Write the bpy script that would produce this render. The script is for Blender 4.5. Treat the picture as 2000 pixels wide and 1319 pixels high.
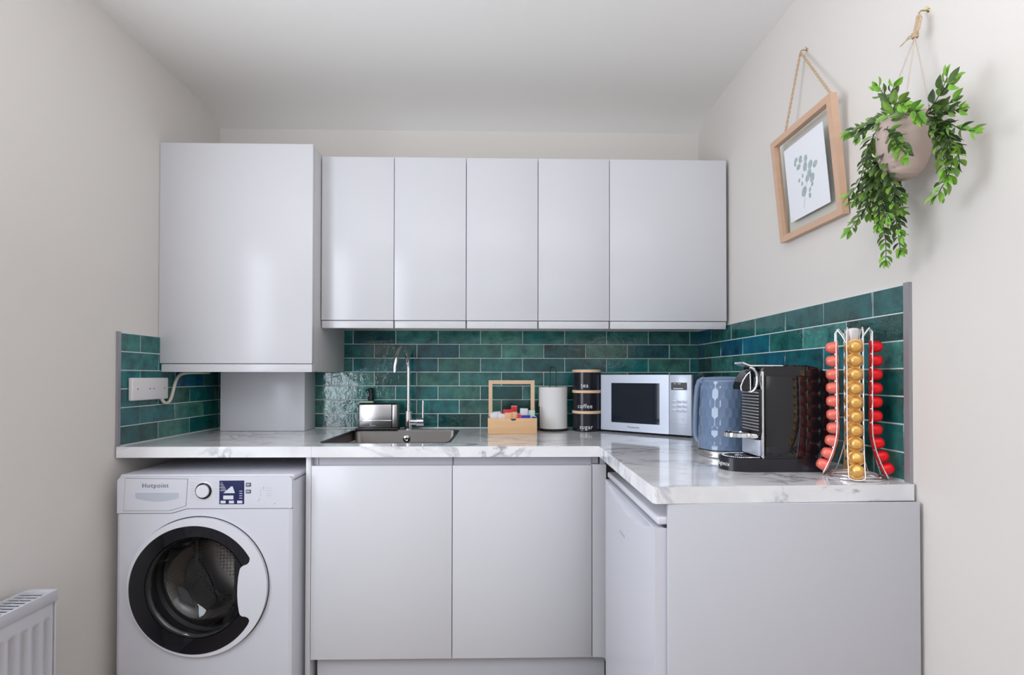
import bpy, bmesh, math, random
from mathutils import Vector, Matrix
R = math.radians
PI = math.pi
rnd = random.Random(7)
for o in list(bpy.data.objects):
    bpy.data.objects.remove(o)
SC = bpy.context.scene
COL = SC.collection

# ------------------------------------------------------------------ camera
F, CAMD, CAMH = 1002.4373, 2.47035, 1.15881
RIGHT = Vector((0.99978624, -0.02063809, 0.00124044))
UP = Vector((-0.00146886, -0.01105661, 0.99993779))
FWD = Vector((0.02062309, 0.99972587, 0.01108456))
cam_data = bpy.data.cameras.new('camera')
cam = bpy.data.objects.new('camera', cam_data)
COL.objects.link(cam)
cam_data.sensor_fit = 'HORIZONTAL'
cam_data.sensor_width = 36.0
cam_data.lens = 36.0 * F / 2000.0
cam_data.shift_y = 64.4747 / 2000.0
cam_data.clip_start = 0.02
M = Matrix((RIGHT, UP, -FWD)).transposed().to_4x4()
M.translation = Vector((0, -CAMD, CAMH))
cam.matrix_world = M
SC.camera = cam


def at(u, v, x):
    """the point of the plane X = x seen at photo position (u, v)"""
    d = FWD + RIGHT * ((u - 1000) / F) + UP * ((659.5 + 64.4747 - v) / F)
    c = Vector((0, -CAMD, CAMH))
    return c + d * ((x - c.x) / d.x)


# ------------------------------------------------------------------ world and light
SC.view_settings.view_transform = 'Standard'
SC.view_settings.look = 'None'
SC.view_settings.gamma = 1.0
SC.view_settings.exposure = -0.37
w = bpy.data.worlds.new('world')
SC.world = w
w.use_nodes = True
w.node_tree.nodes['Background'].inputs[0].default_value = (0.86, 0.93, 1.0, 1)
w.node_tree.nodes['Background'].inputs[1].default_value = 0.25


def area(name, loc, target, sx, sy, power, color):
    l = bpy.data.lights.new(name, 'AREA')
    l.shape = 'RECTANGLE'
    l.size = sx
    l.size_y = sy
    l.energy = power
    l.color = color
    o = bpy.data.objects.new(name, l)
    COL.objects.link(o)
    o.location = loc
    d = Vector(target) - Vector(loc)
    o.rotation_euler = d.to_track_quat('-Z', 'Y').to_euler()
    return o


# daylight entering by the side window; rear fill added at an unseen full-width opening
area('side_window_daylight', (-1.385, -1.84, 1.37), (0.9, -1.84, 1.36), 0.95, 1.15, 32, (0.84, 0.91, 1.0))
area('rear_fill_light', (-0.195, -5.13, 1.20), (-0.195, 0, 1.20), 2.25, 2.3, 12, (0.87, 0.92, 1.0))
# added upward fill behind the camera, brightening the ceiling; no lamp is there
area('ceiling_fill', (0.0, -2.85, 1.45), (0.0, -2.85, 2.39), 1.1, 0.7, 55, (0.89, 0.93, 1.0))

# ------------------------------------------------------------------ materials
MAT = {}


def mat(name, color, rough=0.5, metal=0.0, coat=0.0, spec=0.5, alpha=1.0, trans=0.0, ior=1.45, bump=None, noise=None, sheen=0.0):
    m = bpy.data.materials.new(name)
    m.use_nodes = True
    nt = m.node_tree
    b = nt.nodes['Principled BSDF']
    b.inputs['Base Color'].default_value = (*color, 1)
    b.inputs['Roughness'].default_value = rough
    b.inputs['Metallic'].default_value = metal
    b.inputs['Coat Weight'].default_value = coat
    b.inputs['Coat Roughness'].default_value = 0.03
    b.inputs['Specular IOR Level'].default_value = spec
    b.inputs['Transmission Weight'].default_value = trans
    b.inputs['IOR'].default_value = ior
    b.inputs['Alpha'].default_value = alpha
    tc = nt.nodes.new('ShaderNodeTexCoord')
    if noise:        # (scale xyz, amount, detail) : slight variation of the base colour
        mp = nt.nodes.new('ShaderNodeMapping')
        mp.inputs['Scale'].default_value = noise[0]
        n = nt.nodes.new('ShaderNodeTexNoise')
        n.inputs['Scale'].default_value = 1
        n.inputs['Detail'].default_value = 4
        r = nt.nodes.new('ShaderNodeMix')
        r.data_type = 'RGBA'
        r.inputs[6].default_value = (*[c * (1 - noise[1]) for c in color], 1)
        r.inputs[7].default_value = (*[min(1, c * (1 + noise[1])) for c in color], 1)
        nt.links.new(tc.outputs['Object'], mp.inputs[0])
        nt.links.new(mp.outputs[0], n.inputs['Vector'])
        nt.links.new(n.outputs['Fac'], r.inputs[0])
        nt.links.new(r.outputs[2], b.inputs['Base Color'])
    if bump:         # (scale xyz, strength)
        mp = nt.nodes.new('ShaderNodeMapping')
        mp.inputs['Scale'].default_value = bump[0]
        n = nt.nodes.new('ShaderNodeTexNoise')
        n.inputs['Scale'].default_value = 1
        n.inputs['Detail'].default_value = 3
        bp = nt.nodes.new('ShaderNodeBump')
        bp.inputs['Strength'].default_value = bump[1]
        bp.inputs['Distance'].default_value = bump[2] if len(bump) > 2 else 0.002
        nt.links.new(tc.outputs['Object'], mp.inputs[0])
        nt.links.new(mp.outputs[0], n.inputs['Vector'])
        nt.links.new(n.outputs['Fac'], bp.inputs['Height'])
        nt.links.new(bp.outputs[0], b.inputs['Normal'])
    MAT[name] = m
    return m


mat('wall_paint', (0.765, 0.725, 0.685), 0.85, spec=0.25, bump=((14, 14, 14), 0.15, 0.004))
mat('ceiling_paint', (0.86, 0.84, 0.815), 0.9, spec=0.2, bump=((9, 9, 9), 0.12, 0.004))
mat('floor_wood', (0.34, 0.27, 0.21), 0.45, noise=((3, 30, 3), 0.25))
mat('gloss_white', (0.70, 0.70, 0.735), 0.22, spec=0.4)
mat('satin_white', (0.58, 0.58, 0.63), 0.35)
mat('appliance_white', (0.68, 0.685, 0.75), 0.28, coat=0.2)
mat('appliance_trim', (0.73, 0.73, 0.79), 0.2, coat=0.4)
mat('carcass_white', (0.64, 0.635, 0.64), 0.5)
mat('grout', (0.80, 0.86, 0.85), 0.8)
mat('gap_dark', (0.05, 0.05, 0.055), 0.6)
mat('trim_grey', (0.36, 0.35, 0.38), 0.4, metal=0.4)
mat('plastic_white', (0.80, 0.77, 0.78), 0.35)
mat('cable_cream', (0.72, 0.68, 0.58), 0.5)
mat('chrome', (0.90, 0.90, 0.92), 0.07, metal=1.0)
mat('brushed_steel', (0.52, 0.50, 0.50), 0.30, metal=1.0, bump=((4, 300, 4), 0.1, 0.0006))
mat('sink_steel', (0.16, 0.148, 0.142), 0.33, metal=1.0, bump=((200, 6, 6), 0.08, 0.0006))
mat('black_plastic', (0.012, 0.012, 0.014), 0.35)
mat('black_satin', (0.014, 0.014, 0.020), 0.2)
mat('black_gloss', (0.008, 0.008, 0.011), 0.05, coat=0.25)
mat('black_metal', (0.02, 0.02, 0.022), 0.35, metal=0.3)
mat('white_print', (0.85, 0.85, 0.88), 0.5)
mat('grey_print', (0.13, 0.14, 0.19), 0.5)
mat('faint_print', (0.50, 0.51, 0.56), 0.5)
mat('line_grey', (0.20, 0.20, 0.23), 0.6)
mat('bamboo', (0.76, 0.48, 0.26), 0.42, noise=((6, 6, 60), 0.14))
mat('bamboo_light', (0.82, 0.58, 0.38), 0.42, noise=((6, 6, 60), 0.10))
mat('frame_wood', (0.66, 0.43, 0.30), 0.45, noise=((6, 6, 40), 0.10))
mat('paper_white', (0.82, 0.81, 0.80), 0.9, bump=((160, 160, 160), 0.4, 0.001))
mat('card_white', (0.85, 0.86, 0.90), 0.8)
mat('sponge_green', (0.45, 0.55, 0.42), 0.9)
mat('tape_yellow', (0.82, 0.62, 0.22), 0.5)
mat('wrapper_orange', (0.84, 0.47, 0.27), 0.4)
mat('wrapper_red', (0.75, 0.03, 0.05), 0.35)
mat('wrapper_mint', (0.60, 0.78, 0.70), 0.4)
mat('wrapper_blue', (0.02, 0.03, 0.48), 0.35)
mat('wrapper_white', (0.80, 0.76, 0.80), 0.45)
mat('microwave_silver', (0.56, 0.60, 0.70), 0.32, metal=0.25)
mat('microwave_side', (0.10, 0.12, 0.16), 0.3, metal=0.3)
mat('microwave_glass', (0.008, 0.014, 0.026), 0.05, spec=0.4)
mat('kettle_blue', (0.16, 0.23, 0.36), 0.12, coat=0.6)
mat('kettle_grey', (0.19, 0.25, 0.37), 0.25)
mat('pod_gold', (0.86, 0.50, 0.15), 0.36, metal=0.6)
mat('pod_red', (0.86, 0.004, 0.012), 0.3, metal=0.15)
mat('pod_coral', (0.88, 0.20, 0.15), 0.3, metal=0.25)
mat('planter_clay', (0.50, 0.385, 0.34), 0.6, noise=((30, 30, 30), 0.05))
mat('twine', (0.55, 0.40, 0.26), 0.9, noise=((300, 300, 300), 0.3))
mat('twine_pale', (0.60, 0.50, 0.43), 0.9)
mat('brass', (0.50, 0.36, 0.16), 0.3, metal=1.0)
mat('stem_green', (0.06, 0.10, 0.05), 0.6)
mat('drum_steel', (0.50, 0.49, 0.48), 0.22, metal=1.0)
mat('gasket', (0.03, 0.03, 0.033), 0.4)
mat('lcd_blue', (0.02, 0.025, 0.10), 0.15)
mat('radiator_white', (0.62, 0.62, 0.67), 0.35)
mat('leaf_print', (0.42, 0.49, 0.48), 0.8, noise=((90, 90, 90), 0.35))
mat('door_paint', (0.8, 0.8, 0.8), 0.4)


def glass_mat(name, tint, gloss=0.10, rough=0.0):
    m = bpy.data.materials.new(name)
    m.use_nodes = True
    nt = m.node_tree
    nt.nodes.clear()
    out = nt.nodes.new('ShaderNodeOutputMaterial')
    mx = nt.nodes.new('ShaderNodeMixShader')
    t = nt.nodes.new('ShaderNodeBsdfTransparent')
    t.inputs[0].default_value = (*tint, 1)
    g = nt.nodes.new('ShaderNodeBsdfGlossy')
    g.inputs['Roughness'].default_value = rough
    lw = nt.nodes.new('ShaderNodeLayerWeight')
    lw.inputs['Blend'].default_value = gloss
    nt.links.new(lw.outputs['Fresnel'], mx.inputs[0])
    nt.links.new(t.outputs[0], mx.inputs[1])
    nt.links.new(g.outputs[0], mx.inputs[2])
    nt.links.new(mx.outputs[0], out.inputs[0])
    MAT[name] = m


glass_mat('clear_glass', (0.96, 0.97, 0.97), 0.12)
glass_mat('smoked_glass', (0.88, 0.88, 0.89), 0.42)
glass_mat('picture_glass', (0.97, 0.98, 0.97), 0.06)

# glazed tile: the colour of each tile is its own, the glaze is mottled and wavy
m = bpy.data.materials.new('glazed_tile')
m.use_nodes = True
nt = m.node_tree
b = nt.nodes['Principled BSDF']
b.inputs['Roughness'].default_value = 0.04
b.inputs['IOR'].default_value = 1.62
b.inputs['Coat Weight'].default_value = 0.0
b.inputs['Coat Roughness'].default_value = 0.04
at_n = nt.nodes.new('ShaderNodeAttribute')
at_n.attribute_name = 'tint'
tc = nt.nodes.new('ShaderNodeTexCoord')
n1 = nt.nodes.new('ShaderNodeTexNoise')
n1.inputs['Scale'].default_value = 16
n1.inputs['Detail'].default_value = 6
n1.inputs['Roughness'].default_value = 0.65
cr = nt.nodes.new('ShaderNodeValToRGB')
cr.color_ramp.elements[0].position = 0.30
cr.color_ramp.elements[0].color = (0.28, 0.33, 0.40, 1)
cr.color_ramp.elements[1].position = 0.72
cr.color_ramp.elements[1].color = (1.9, 1.55, 1.55, 1)
mu = nt.nodes.new('ShaderNodeMix')
mu.data_type = 'RGBA'
mu.blend_type = 'MULTIPLY'
mu.inputs[0].default_value = 1.0
n2 = nt.nodes.new('ShaderNodeTexNoise')
n2.inputs['Scale'].default_value = 55
n2.inputs['Detail'].default_value = 3
n2.inputs['Distortion'].default_value = 1.2
n3 = nt.nodes.new('ShaderNodeTexNoise')
n3.inputs['Scale'].default_value = 11
ad = nt.nodes.new('ShaderNodeMath')
ad.operation = 'MULTIPLY_ADD'
ad.inputs[1].default_value = 0.30
bm_ = nt.nodes.new('ShaderNodeBump')
bm_.inputs['Strength'].default_value = 0.7
bm_.inputs['Distance'].default_value = 0.0042
nt.links.new(tc.outputs['Object'], n1.inputs['Vector'])
nt.links.new(tc.outputs['Object'], n2.inputs['Vector'])
nt.links.new(tc.outputs['Object'], n3.inputs['Vector'])
nt.links.new(n1.outputs['Fac'], cr.inputs[0])
nt.links.new(at_n.outputs['Color'], mu.inputs[6])
nt.links.new(cr.outputs[0], mu.inputs[7])
hue = nt.nodes.new('ShaderNodeMix')
hue.data_type = 'RGBA'
hue.inputs[7].default_value = (0.012, 0.150, 0.165, 1)
n5 = nt.nodes.new('ShaderNodeTexNoise')
n5.inputs['Scale'].default_value = 9
n5.inputs['Detail'].default_value = 4
r5 = nt.nodes.new('ShaderNodeMapRange')
r5.inputs[1].default_value = 0.50
r5.inputs[2].default_value = 0.72
r5.inputs[4].default_value = 0.65
nt.links.new(tc.outputs['Object'], n5.inputs['Vector'])
nt.links.new(n5.outputs['Fac'], r5.inputs[0])
nt.links.new(r5.outputs[0], hue.inputs[0])
nt.links.new(mu.outputs[2], hue.inputs[6])
nt.links.new(hue.outputs[2], b.inputs['Base Color'])
nt.links.new(n2.outputs['Fac'], ad.inputs[0])
nt.links.new(n3.outputs['Fac'], ad.inputs[2])
nt.links.new(ad.outputs[0], bm_.inputs['Height'])
nt.links.new(bm_.outputs[0], b.inputs['Normal'])
MAT['glazed_tile'] = m

# leaf: colour carried by each leaf
m = bpy.data.materials.new('leaf')
m.use_nodes = True
nt = m.node_tree
b = nt.nodes['Principled BSDF']
b.inputs['Roughness'].default_value = 0.38
a = nt.nodes.new('ShaderNodeAttribute')
a.attribute_name = 'tint'
nt.links.new(a.outputs['Color'], b.inputs['Base Color'])
MAT['leaf'] = m

# marble laminate, glossy
m = bpy.data.materials.new('marble')
m.use_nodes = True
nt = m.node_tree
b = nt.nodes['Principled BSDF']
b.inputs['Roughness'].default_value = 0.12
b.inputs['Specular IOR Level'].default_value = 0.15
b.inputs['Coat Weight'].default_value = 0.55
b.inputs['Coat Roughness'].default_value = 0.02
tc = nt.nodes.new('ShaderNodeTexCoord')
mp = nt.nodes.new('ShaderNodeMapping')
mp.inputs['Rotation'].default_value = (0, 0, 0.5)
mp.inputs['Scale'].default_value = (1.0, 1.9, 1.3)
nz = nt.nodes.new('ShaderNodeTexNoise')
nz.inputs['Scale'].default_value = 4.2
nz.inputs['Detail'].default_value = 7
nz.inputs['Roughness'].default_value = 0.6
nz.inputs['Distortion'].default_value = 0.8
sb = nt.nodes.new('ShaderNodeMath'); sb.operation = 'SUBTRACT'; sb.inputs[1].default_value = 0.5
ab = nt.nodes.new('ShaderNodeMath'); ab.operation = 'ABSOLUTE'
cr = nt.nodes.new('ShaderNodeValToRGB')
cr.color_ramp.elements[0].position = 0.0
cr.color_ramp.elements[0].color = (1, 1, 1, 1)
cr.color_ramp.elements[1].position = 0.042
cr.color_ramp.elements[1].color = (0, 0, 0, 1)
nm = nt.nodes.new('ShaderNodeTexNoise')
nm.inputs['Scale'].default_value = 3.1
nm.inputs['Detail'].default_value = 2
mk = nt.nodes.new('ShaderNodeMapRange')
mk.inputs[1].default_value = 0.43
mk.inputs[2].default_value = 0.62
ml = nt.nodes.new('ShaderNodeMath'); ml.operation = 'MULTIPLY'
n4 = nt.nodes.new('ShaderNodeTexNoise')
n4.inputs['Scale'].default_value = 5
n4.inputs['Detail'].default_value = 5
base = nt.nodes.new('ShaderNodeMix'); base.data_type = 'RGBA'
base.inputs[6].default_value = (0.74, 0.74, 0.77, 1)
base.inputs[7].default_value = (0.90, 0.90, 0.92, 1)
vein = nt.nodes.new('ShaderNodeMix'); vein.data_type = 'RGBA'
vein.inputs[7].default_value = (0.30, 0.30, 0.37, 1)
mr4 = nt.nodes.new('ShaderNodeMapRange'); mr4.inputs[1].default_value = 0.3; mr4.inputs[2].default_value = 0.55
nt.links.new(tc.outputs['Object'], mp.inputs[0])
for n_ in (nz, nm, n4):
    nt.links.new(mp.outputs[0], n_.inputs['Vector'])
nt.links.new(nz.outputs['Fac'], sb.inputs[0])
nt.links.new(sb.outputs[0], ab.inputs[0])
nt.links.new(ab.outputs[0], cr.inputs[0])
nt.links.new(nm.outputs['Fac'], mk.inputs[0])
nt.links.new(cr.outputs[0], ml.inputs[0])
nt.links.new(mk.outputs[0], ml.inputs[1])
nt.links.new(n4.outputs['Fac'], mr4.inputs[0])
nt.links.new(mr4.outputs[0], base.inputs[0])
nt.links.new(base.outputs[2], vein.inputs[6])
nt.links.new(ml.outputs[0], vein.inputs[0])
nt.links.new(vein.outputs[2], b.inputs['Base Color'])
MAT['marble'] = m

# perforated stainless drum
m = MAT['drum_steel']
nt = m.node_tree
b = nt.nodes['Principled BSDF']
tc = nt.nodes.new('ShaderNodeTexCoord')
vo = nt.nodes.new('ShaderNodeTexVoronoi')
vo.inputs['Scale'].default_value = 75
vo.inputs['Randomness'].default_value = 0.1
vr = nt.nodes.new('ShaderNodeValToRGB')
vr.color_ramp.elements[0].position = 0.22
vr.color_ramp.elements[0].color = (0.02, 0.02, 0.02, 1)
vr.color_ramp.elements[1].position = 0.30
vr.color_ramp.elements[1].color = (0.52, 0.51, 0.50, 1)
nt.links.new(tc.outputs['Object'], vo.inputs['Vector'])
nt.links.new(vo.outputs['Distance'], vr.inputs[0])
nt.links.new(vr.outputs[0], b.inputs['Base Color'])

# ------------------------------------------------------------------ mesh helpers
OFF = {}


def link(name, bm, material, parent=None, smooth=35, kind=None):
    """one mesh object; vertices are given in world space (or in the thing's own space when it is rotated)"""
    me = bpy.data.meshes.new(name)
    off = OFF.get(parent.name, Vector((0, 0, 0))) if parent else Vector((0, 0, 0))
    bmesh.ops.translate(bm, verts=bm.verts, vec=-off)
    bmesh.ops.recalc_face_normals(bm, faces=bm.faces)
    bm.to_mesh(me)
    bm.free()
    mats = material if isinstance(material, (list, tuple)) else [material]
    for k in mats:
        me.materials.append(MAT[k])
    if smooth:
        me.polygons.foreach_set('use_smooth', [True] * len(me.polygons))
        me.set_sharp_from_angle(angle=R(smooth))
    o = bpy.data.objects.new(name, me)
    COL.objects.link(o)
    if parent:
        o.parent = parent
    OFF[o.name] = off
    if kind:
        o['kind'] = kind
    return o


def thing(name, label, cat, loc=(0, 0, 0), rotz=0.0, group=None, local=False):
    o = bpy.data.objects.new(name, None)
    COL.objects.link(o)
    o.empty_display_size = 0.05
    o.location = loc
    o.rotation_euler = (0, 0, rotz)
    o['label'] = label
    o['category'] = cat
    if group:
        o['group'] = group
    OFF[o.name] = Vector((0, 0, 0)) if local else Vector(loc)
    return o


def tag(o, label, cat, group=None):
    """a thing made of one mesh: origin moved to its base"""
    me = o.data
    n = len(me.vertices)
    cx = sum(v.co.x for v in me.vertices) / n
    cy = sum(v.co.y for v in me.vertices) / n
    cz = min(v.co.z for v in me.vertices)
    me.transform(Matrix.Translation((-cx, -cy, -cz)))
    o.location = (cx, cy, cz)
    OFF[o.name] = Vector((cx, cy, cz))
    o['label'] = label
    o['category'] = cat
    if group:
        o['group'] = group
    return o


def box(bm, x0, x1, y0, y1, z0, z1, bev=0.0, seg=2, mtx=None):
    vs = [bm.verts.new((x, y, z)) for x in (x0, x1) for y in (y0, y1) for z in (z0, z1)]
    idx = [(0, 1, 3, 2), (4, 6, 7, 5), (0, 4, 5, 1), (2, 3, 7, 6), (0, 2, 6, 4), (1, 5, 7, 3)]
    fs = [bm.faces.new([vs[i] for i in f]) for f in idx]
    new = list(vs)
    if bev > 0:
        es = list({e for f in fs for e in f.edges})
        r = bmesh.ops.bevel(bm, geom=es, offset=bev, segments=seg, profile=0.5, affect='EDGES')
        new = list({v for f in r['faces'] for v in f.verts} | {v for v in vs if v.is_valid})
    if mtx:
        bmesh.ops.transform(bm, matrix=mtx, verts=[v for v in new if v.is_valid])
    return new


def B(x0, x1, y0, y1, z0, z1, bev=0.0, seg=2):
    bm = bmesh.new()
    box(bm, x0, x1, y0, y1, z0, z1, bev, seg)
    return bm


def tube(bm, pts, r, n=10, closed=False, caps=True):
    pts = [Vector(p) for p in pts]
    N = len(pts)
    rr = r if isinstance(r, (list, tuple)) else [r] * N
    rings = []
    prev = None
    for i, p in enumerate(pts):
        if closed:
            t = pts[(i + 1) % N] - pts[i - 1]
        else:
            t = pts[min(i + 1, N - 1)] - pts[max(i - 1, 0)]
        t.normalize()
        if prev is None:
            a = Vector((0, 0, 1)) if abs(t.z) < 0.9 else Vector((1, 0, 0))
            u = t.cross(a).normalized()
        else:
            u = (prev - t * prev.dot(t)).normalized()
        prev = u
        w_ = t.cross(u)
        rings.append([bm.verts.new(p + (u * math.cos(2 * PI * k / n) + w_ * math.sin(2 * PI * k / n)) * rr[i]) for k in range(n)])
    m_ = N if closed else N - 1
    for i in range(m_):
        a, b_ = rings[i], rings[(i + 1) % N]
        for k in range(n):
            bm.faces.new((a[k], a[(k + 1) % n], b_[(k + 1) % n], b_[k]))
    if caps and not closed:
        bm.faces.new(rings[0][::-1])
        bm.faces.new(rings[-1])


def lathe(bm, prof, c=(0, 0, 0), n=48, mtx=None, close=False):
    """prof: list of (r, z); revolved about Z"""
    rings = []
    new = []
    for r, z in prof:
        if r < 1e-6:
            v = bm.verts.new((c[0], c[1], c[2] + z))
            rings.append([v])
            new.append(v)
        else:
            ring = [bm.verts.new((c[0] + r * math.cos(2 * PI * k / n), c[1] + r * math.sin(2 * PI * k / n), c[2] + z)) for k in range(n)]
            rings.append(ring)
            new += ring
    pairs = list(zip(rings, rings[1:]))
    if close:
        pairs.append((rings[-1], rings[0]))
    for a, b_ in pairs:
        for k in range(n):
            k2 = (k + 1) % n
            if len(a) == 1 and len(b_) == 1:
                continue
            if len(a) == 1:
                bm.faces.new((a[0], b_[k], b_[k2]))
            elif len(b_) == 1:
                bm.faces.new((a[k], a[k2], b_[0]))
            else:
                bm.faces.new((a[k], a[k2], b_[k2], b_[k]))
    if mtx:
        bmesh.ops.transform(bm, matrix=mtx, verts=new)
    return new


def plate(outer, holes, mapf, d0, d1, bm=None):
    """polygon with holes, extruded from depth d0 to d1; mapf(a, b, d) -> world point"""
    own = bm is None
    t = bmesh.new()
    edges = []
    for loop in [outer] + list(holes):
        vs = [t.verts.new((p[0], p[1], 0)) for p in loop]
        for i in range(len(vs)):
            edges.append(t.edges.new((vs[i], vs[(i + 1) % len(vs)])))
    bmesh.ops.triangle_fill(t, use_beauty=True, use_dissolve=False, edges=edges)
    if own:
        bm = bmesh.new()
    t.verts.index_update()
    A = [bm.verts.new(mapf(v.co.x, v.co.y, d0)) for v in t.verts]
    Bv = [bm.verts.new(mapf(v.co.x, v.co.y, d1)) for v in t.verts]
    for f in t.faces:
        ids = [v.index for v in f.verts]
        bm.faces.new([A[i] for i in ids])
        bm.faces.new([Bv[i] for i in ids][::-1])
    for e in t.edges:
        if len(e.link_faces) < 2:
            i, j = e.verts[0].index, e.verts[1].index
            bm.faces.new((A[i], A[j], Bv[j], Bv[i]))
    t.free()
    return bm


def circ(cx, cy, r, n=64, a0=0, a1=2 * PI):
    full = abs(a1 - a0 - 2 * PI) < 1e-6
    k = n if full else n + 1
    return [(cx + r * math.cos(a0 + (a1 - a0) * i / n), cy + r * math.sin(a0 + (a1 - a0) * i / n)) for i in range(k)]


def rrect(x0, x1, y0, y1, r, n=6):
    p = []
    for cx, cy, a in ((x1 - r, y1 - r, 0), (x0 + r, y1 - r, PI / 2), (x0 + r, y0 + r, PI), (x1 - r, y0 + r, 1.5 * PI)):
        p += circ(cx, cy, r, n, a, a + PI / 2)
    return p


def XZ(x, z, d): return Vector((x, d, z))
def XY(x, y, d): return Vector((x, y, d))
def YZ(y, z, d): return Vector((d, y, z))


def letters(name, s, size, mtx, material, parent, ext=0.0004, align='CENTER', sx=1.0):
    cu = bpy.data.curves.new(name, 'FONT')
    cu.body = s
    cu.size = size
    cu.extrude = ext
    cu.align_x = align
    cu.align_y = 'CENTER'
    cu.resolution_u = 3
    cu.space_character = 1.12
    t = bpy.data.objects.new(name + '_src', cu)
    COL.objects.link(t)
    bpy.context.view_layer.update()
    me = bpy.data.meshes.new_from_object(t.evaluated_get(bpy.context.evaluated_depsgraph_get()))
    bpy.data.objects.remove(t)
    bm = bmesh.new()
    bm.from_mesh(me)
    bpy.data.meshes.remove(me)
    bmesh.ops.scale(bm, vec=(sx, 1, 1), verts=bm.verts)
    bmesh.ops.transform(bm, matrix=mtx, verts=bm.verts)
    return link(name, bm, material, parent, smooth=0)


def frame_mtx(origin, xdir, ydir):
    x = Vector(xdir).normalized()
    y = Vector(ydir).normalized()
    z = x.cross(y)
    m_ = Matrix((x, y, z)).transposed().to_4x4()
    m_.translation = Vector(origin)
    return m_


# ------------------------------------------------------------------ the room
XL, XR = -1.3445, 0.955          # faces of the tiled walls
WL, WR, WB = -1.352, 0.962, 0.008  # faces of the plaster
CZ = 2.395
YF = -5.0


def struct(name, bm, m_, label, parent=None, smooth=35):
    o = link(name, bm, m_, parent, smooth)
    o['kind'] = 'structure'
    o['label'] = label
    return o


bm = B(WL - 0.15, WR + 0.15, YF - 0.15, WB + 0.15, -0.1, 0.0)
struct('floor', bm, 'floor_wood', 'wood effect floor of the kitchen')
wall_back = struct('wall_back', B(WL - 0.15, WR + 0.15, WB, WB + 0.15, 0, 2.6), 'wall_paint', 'cream painted wall behind the wall cabinets')
wall_right = struct('wall_right', B(WR, WR + 0.15, YF, WB, 0, 2.6), 'wall_paint', 'cream painted right wall with the picture and the planter')
bm = plate([(YF, 0), (WB, 0), (WB, 2.6), (YF, 2.6)], [[(-1.28, 0.62), (-2.52, 0.62), (-2.52, 2.12), (-1.28, 2.12)]], YZ, WL - 0.15, WL)
wall_left = struct('wall_left', bm, 'wall_paint', 'cream painted left wall above the radiator')
bm = plate([(WL, 0), (WR, 0), (WR, 2.6), (WL, 2.6)], [[(-1.30, 0.06), (0.91, 0.06), (0.91, 2.34), (-1.30, 2.34)]], XZ, YF - 0.15, YF)
struct('wall_front', bm, 'wall_paint', 'wall behind the camera, opened wide for the rear fill light')
# ceiling with a soft curve down to the back wall
prof = [(YF, CZ), (-0.32, CZ), (-0.24, CZ - 0.001), (-0.16, CZ - 0.005), (-0.09, CZ - 0.015), (-0.03, CZ - 0.032), (WB + 0.002, CZ - 0.050), (WB + 0.002, 2.6), (YF, 2.6)]
struct('ceiling', plate(prof, [], YZ, WL, WR), 'ceiling_paint', 'cream ceiling curving down to the back wall', smooth=40)


def window(name, label, mapf, a0, a1, b0, b1, depth0, depth1, bars):
    bm = bmesh.new()
    t = 0.05
    plate([(a0, b0), (a1, b0), (a1, b1), (a0, b1)], [[(a0 + t, b0 + t), (a1 - t, b0 + t), (a1 - t, b1 - t), (a0 + t, b1 - t)]], mapf, depth0, depth1, bm)
    for q in bars:
        plate([(q - 0.02, b0 + t), (q + 0.02, b0 + t), (q + 0.02, b1 - t), (q - 0.02, b1 - t)], [], mapf, depth0, depth1, bm)
    fr = link(name, bm, 'door_paint', None, 0)
    fr['kind'] = 'structure'
    fr['label'] = label
    mid = (depth0 + depth1) / 2
    link('pane', plate([(a0 + t, b0 + t), (a1 - t, b0 + t), (a1 - t, b1 - t), (a0 + t, b1 - t)], [], mapf, mid - 0.002, mid + 0.002), 'clear_glass', fr, 0)
    return fr


w1 = window('window_1', 'white framed window in the left wall above the radiator', YZ, -2.52, -1.28, 0.62, 2.12, WL - 0.11, WL - 0.06, [-1.90])
w2 = window('window_2', 'unseen white framed glazed doors behind the camera, widened for soft rear fill', XZ, -1.30, 0.91, 0.06, 2.34, YF - 0.10, YF - 0.05, [-0.56, 0.17])  # unseen glazing, made full width so the rear fill reflects evenly
bm = B(WL - 0.06, -1.300, -2.62, -1.128, 0.598, 0.622, 0.009, 4)
struct('window_sill', bm, 'door_paint', 'white sill of the left window', w1)

# tiled splashbacks ------------------------------------------------
TW, TH, ZT = 0.203, 0.0666, 0.912
PALETTE = [(0.008, 0.070, 0.062), (0.008, 0.090, 0.084), (0.010, 0.105, 0.098), (0.009, 0.055, 0.046), (0.006, 0.100, 0.104),
           (0.014, 0.110, 0.095), (0.024, 0.105, 0.078), (0.005, 0.085, 0.100), (0.024, 0.130, 0.110), (0.010, 0.048, 0.042), (0.006, 0.125, 0.118),
           (0.040, 0.170, 0.130), (0.030, 0.150, 0.130)]
BLUE = (0.004, 0.075, 0.125)


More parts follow.
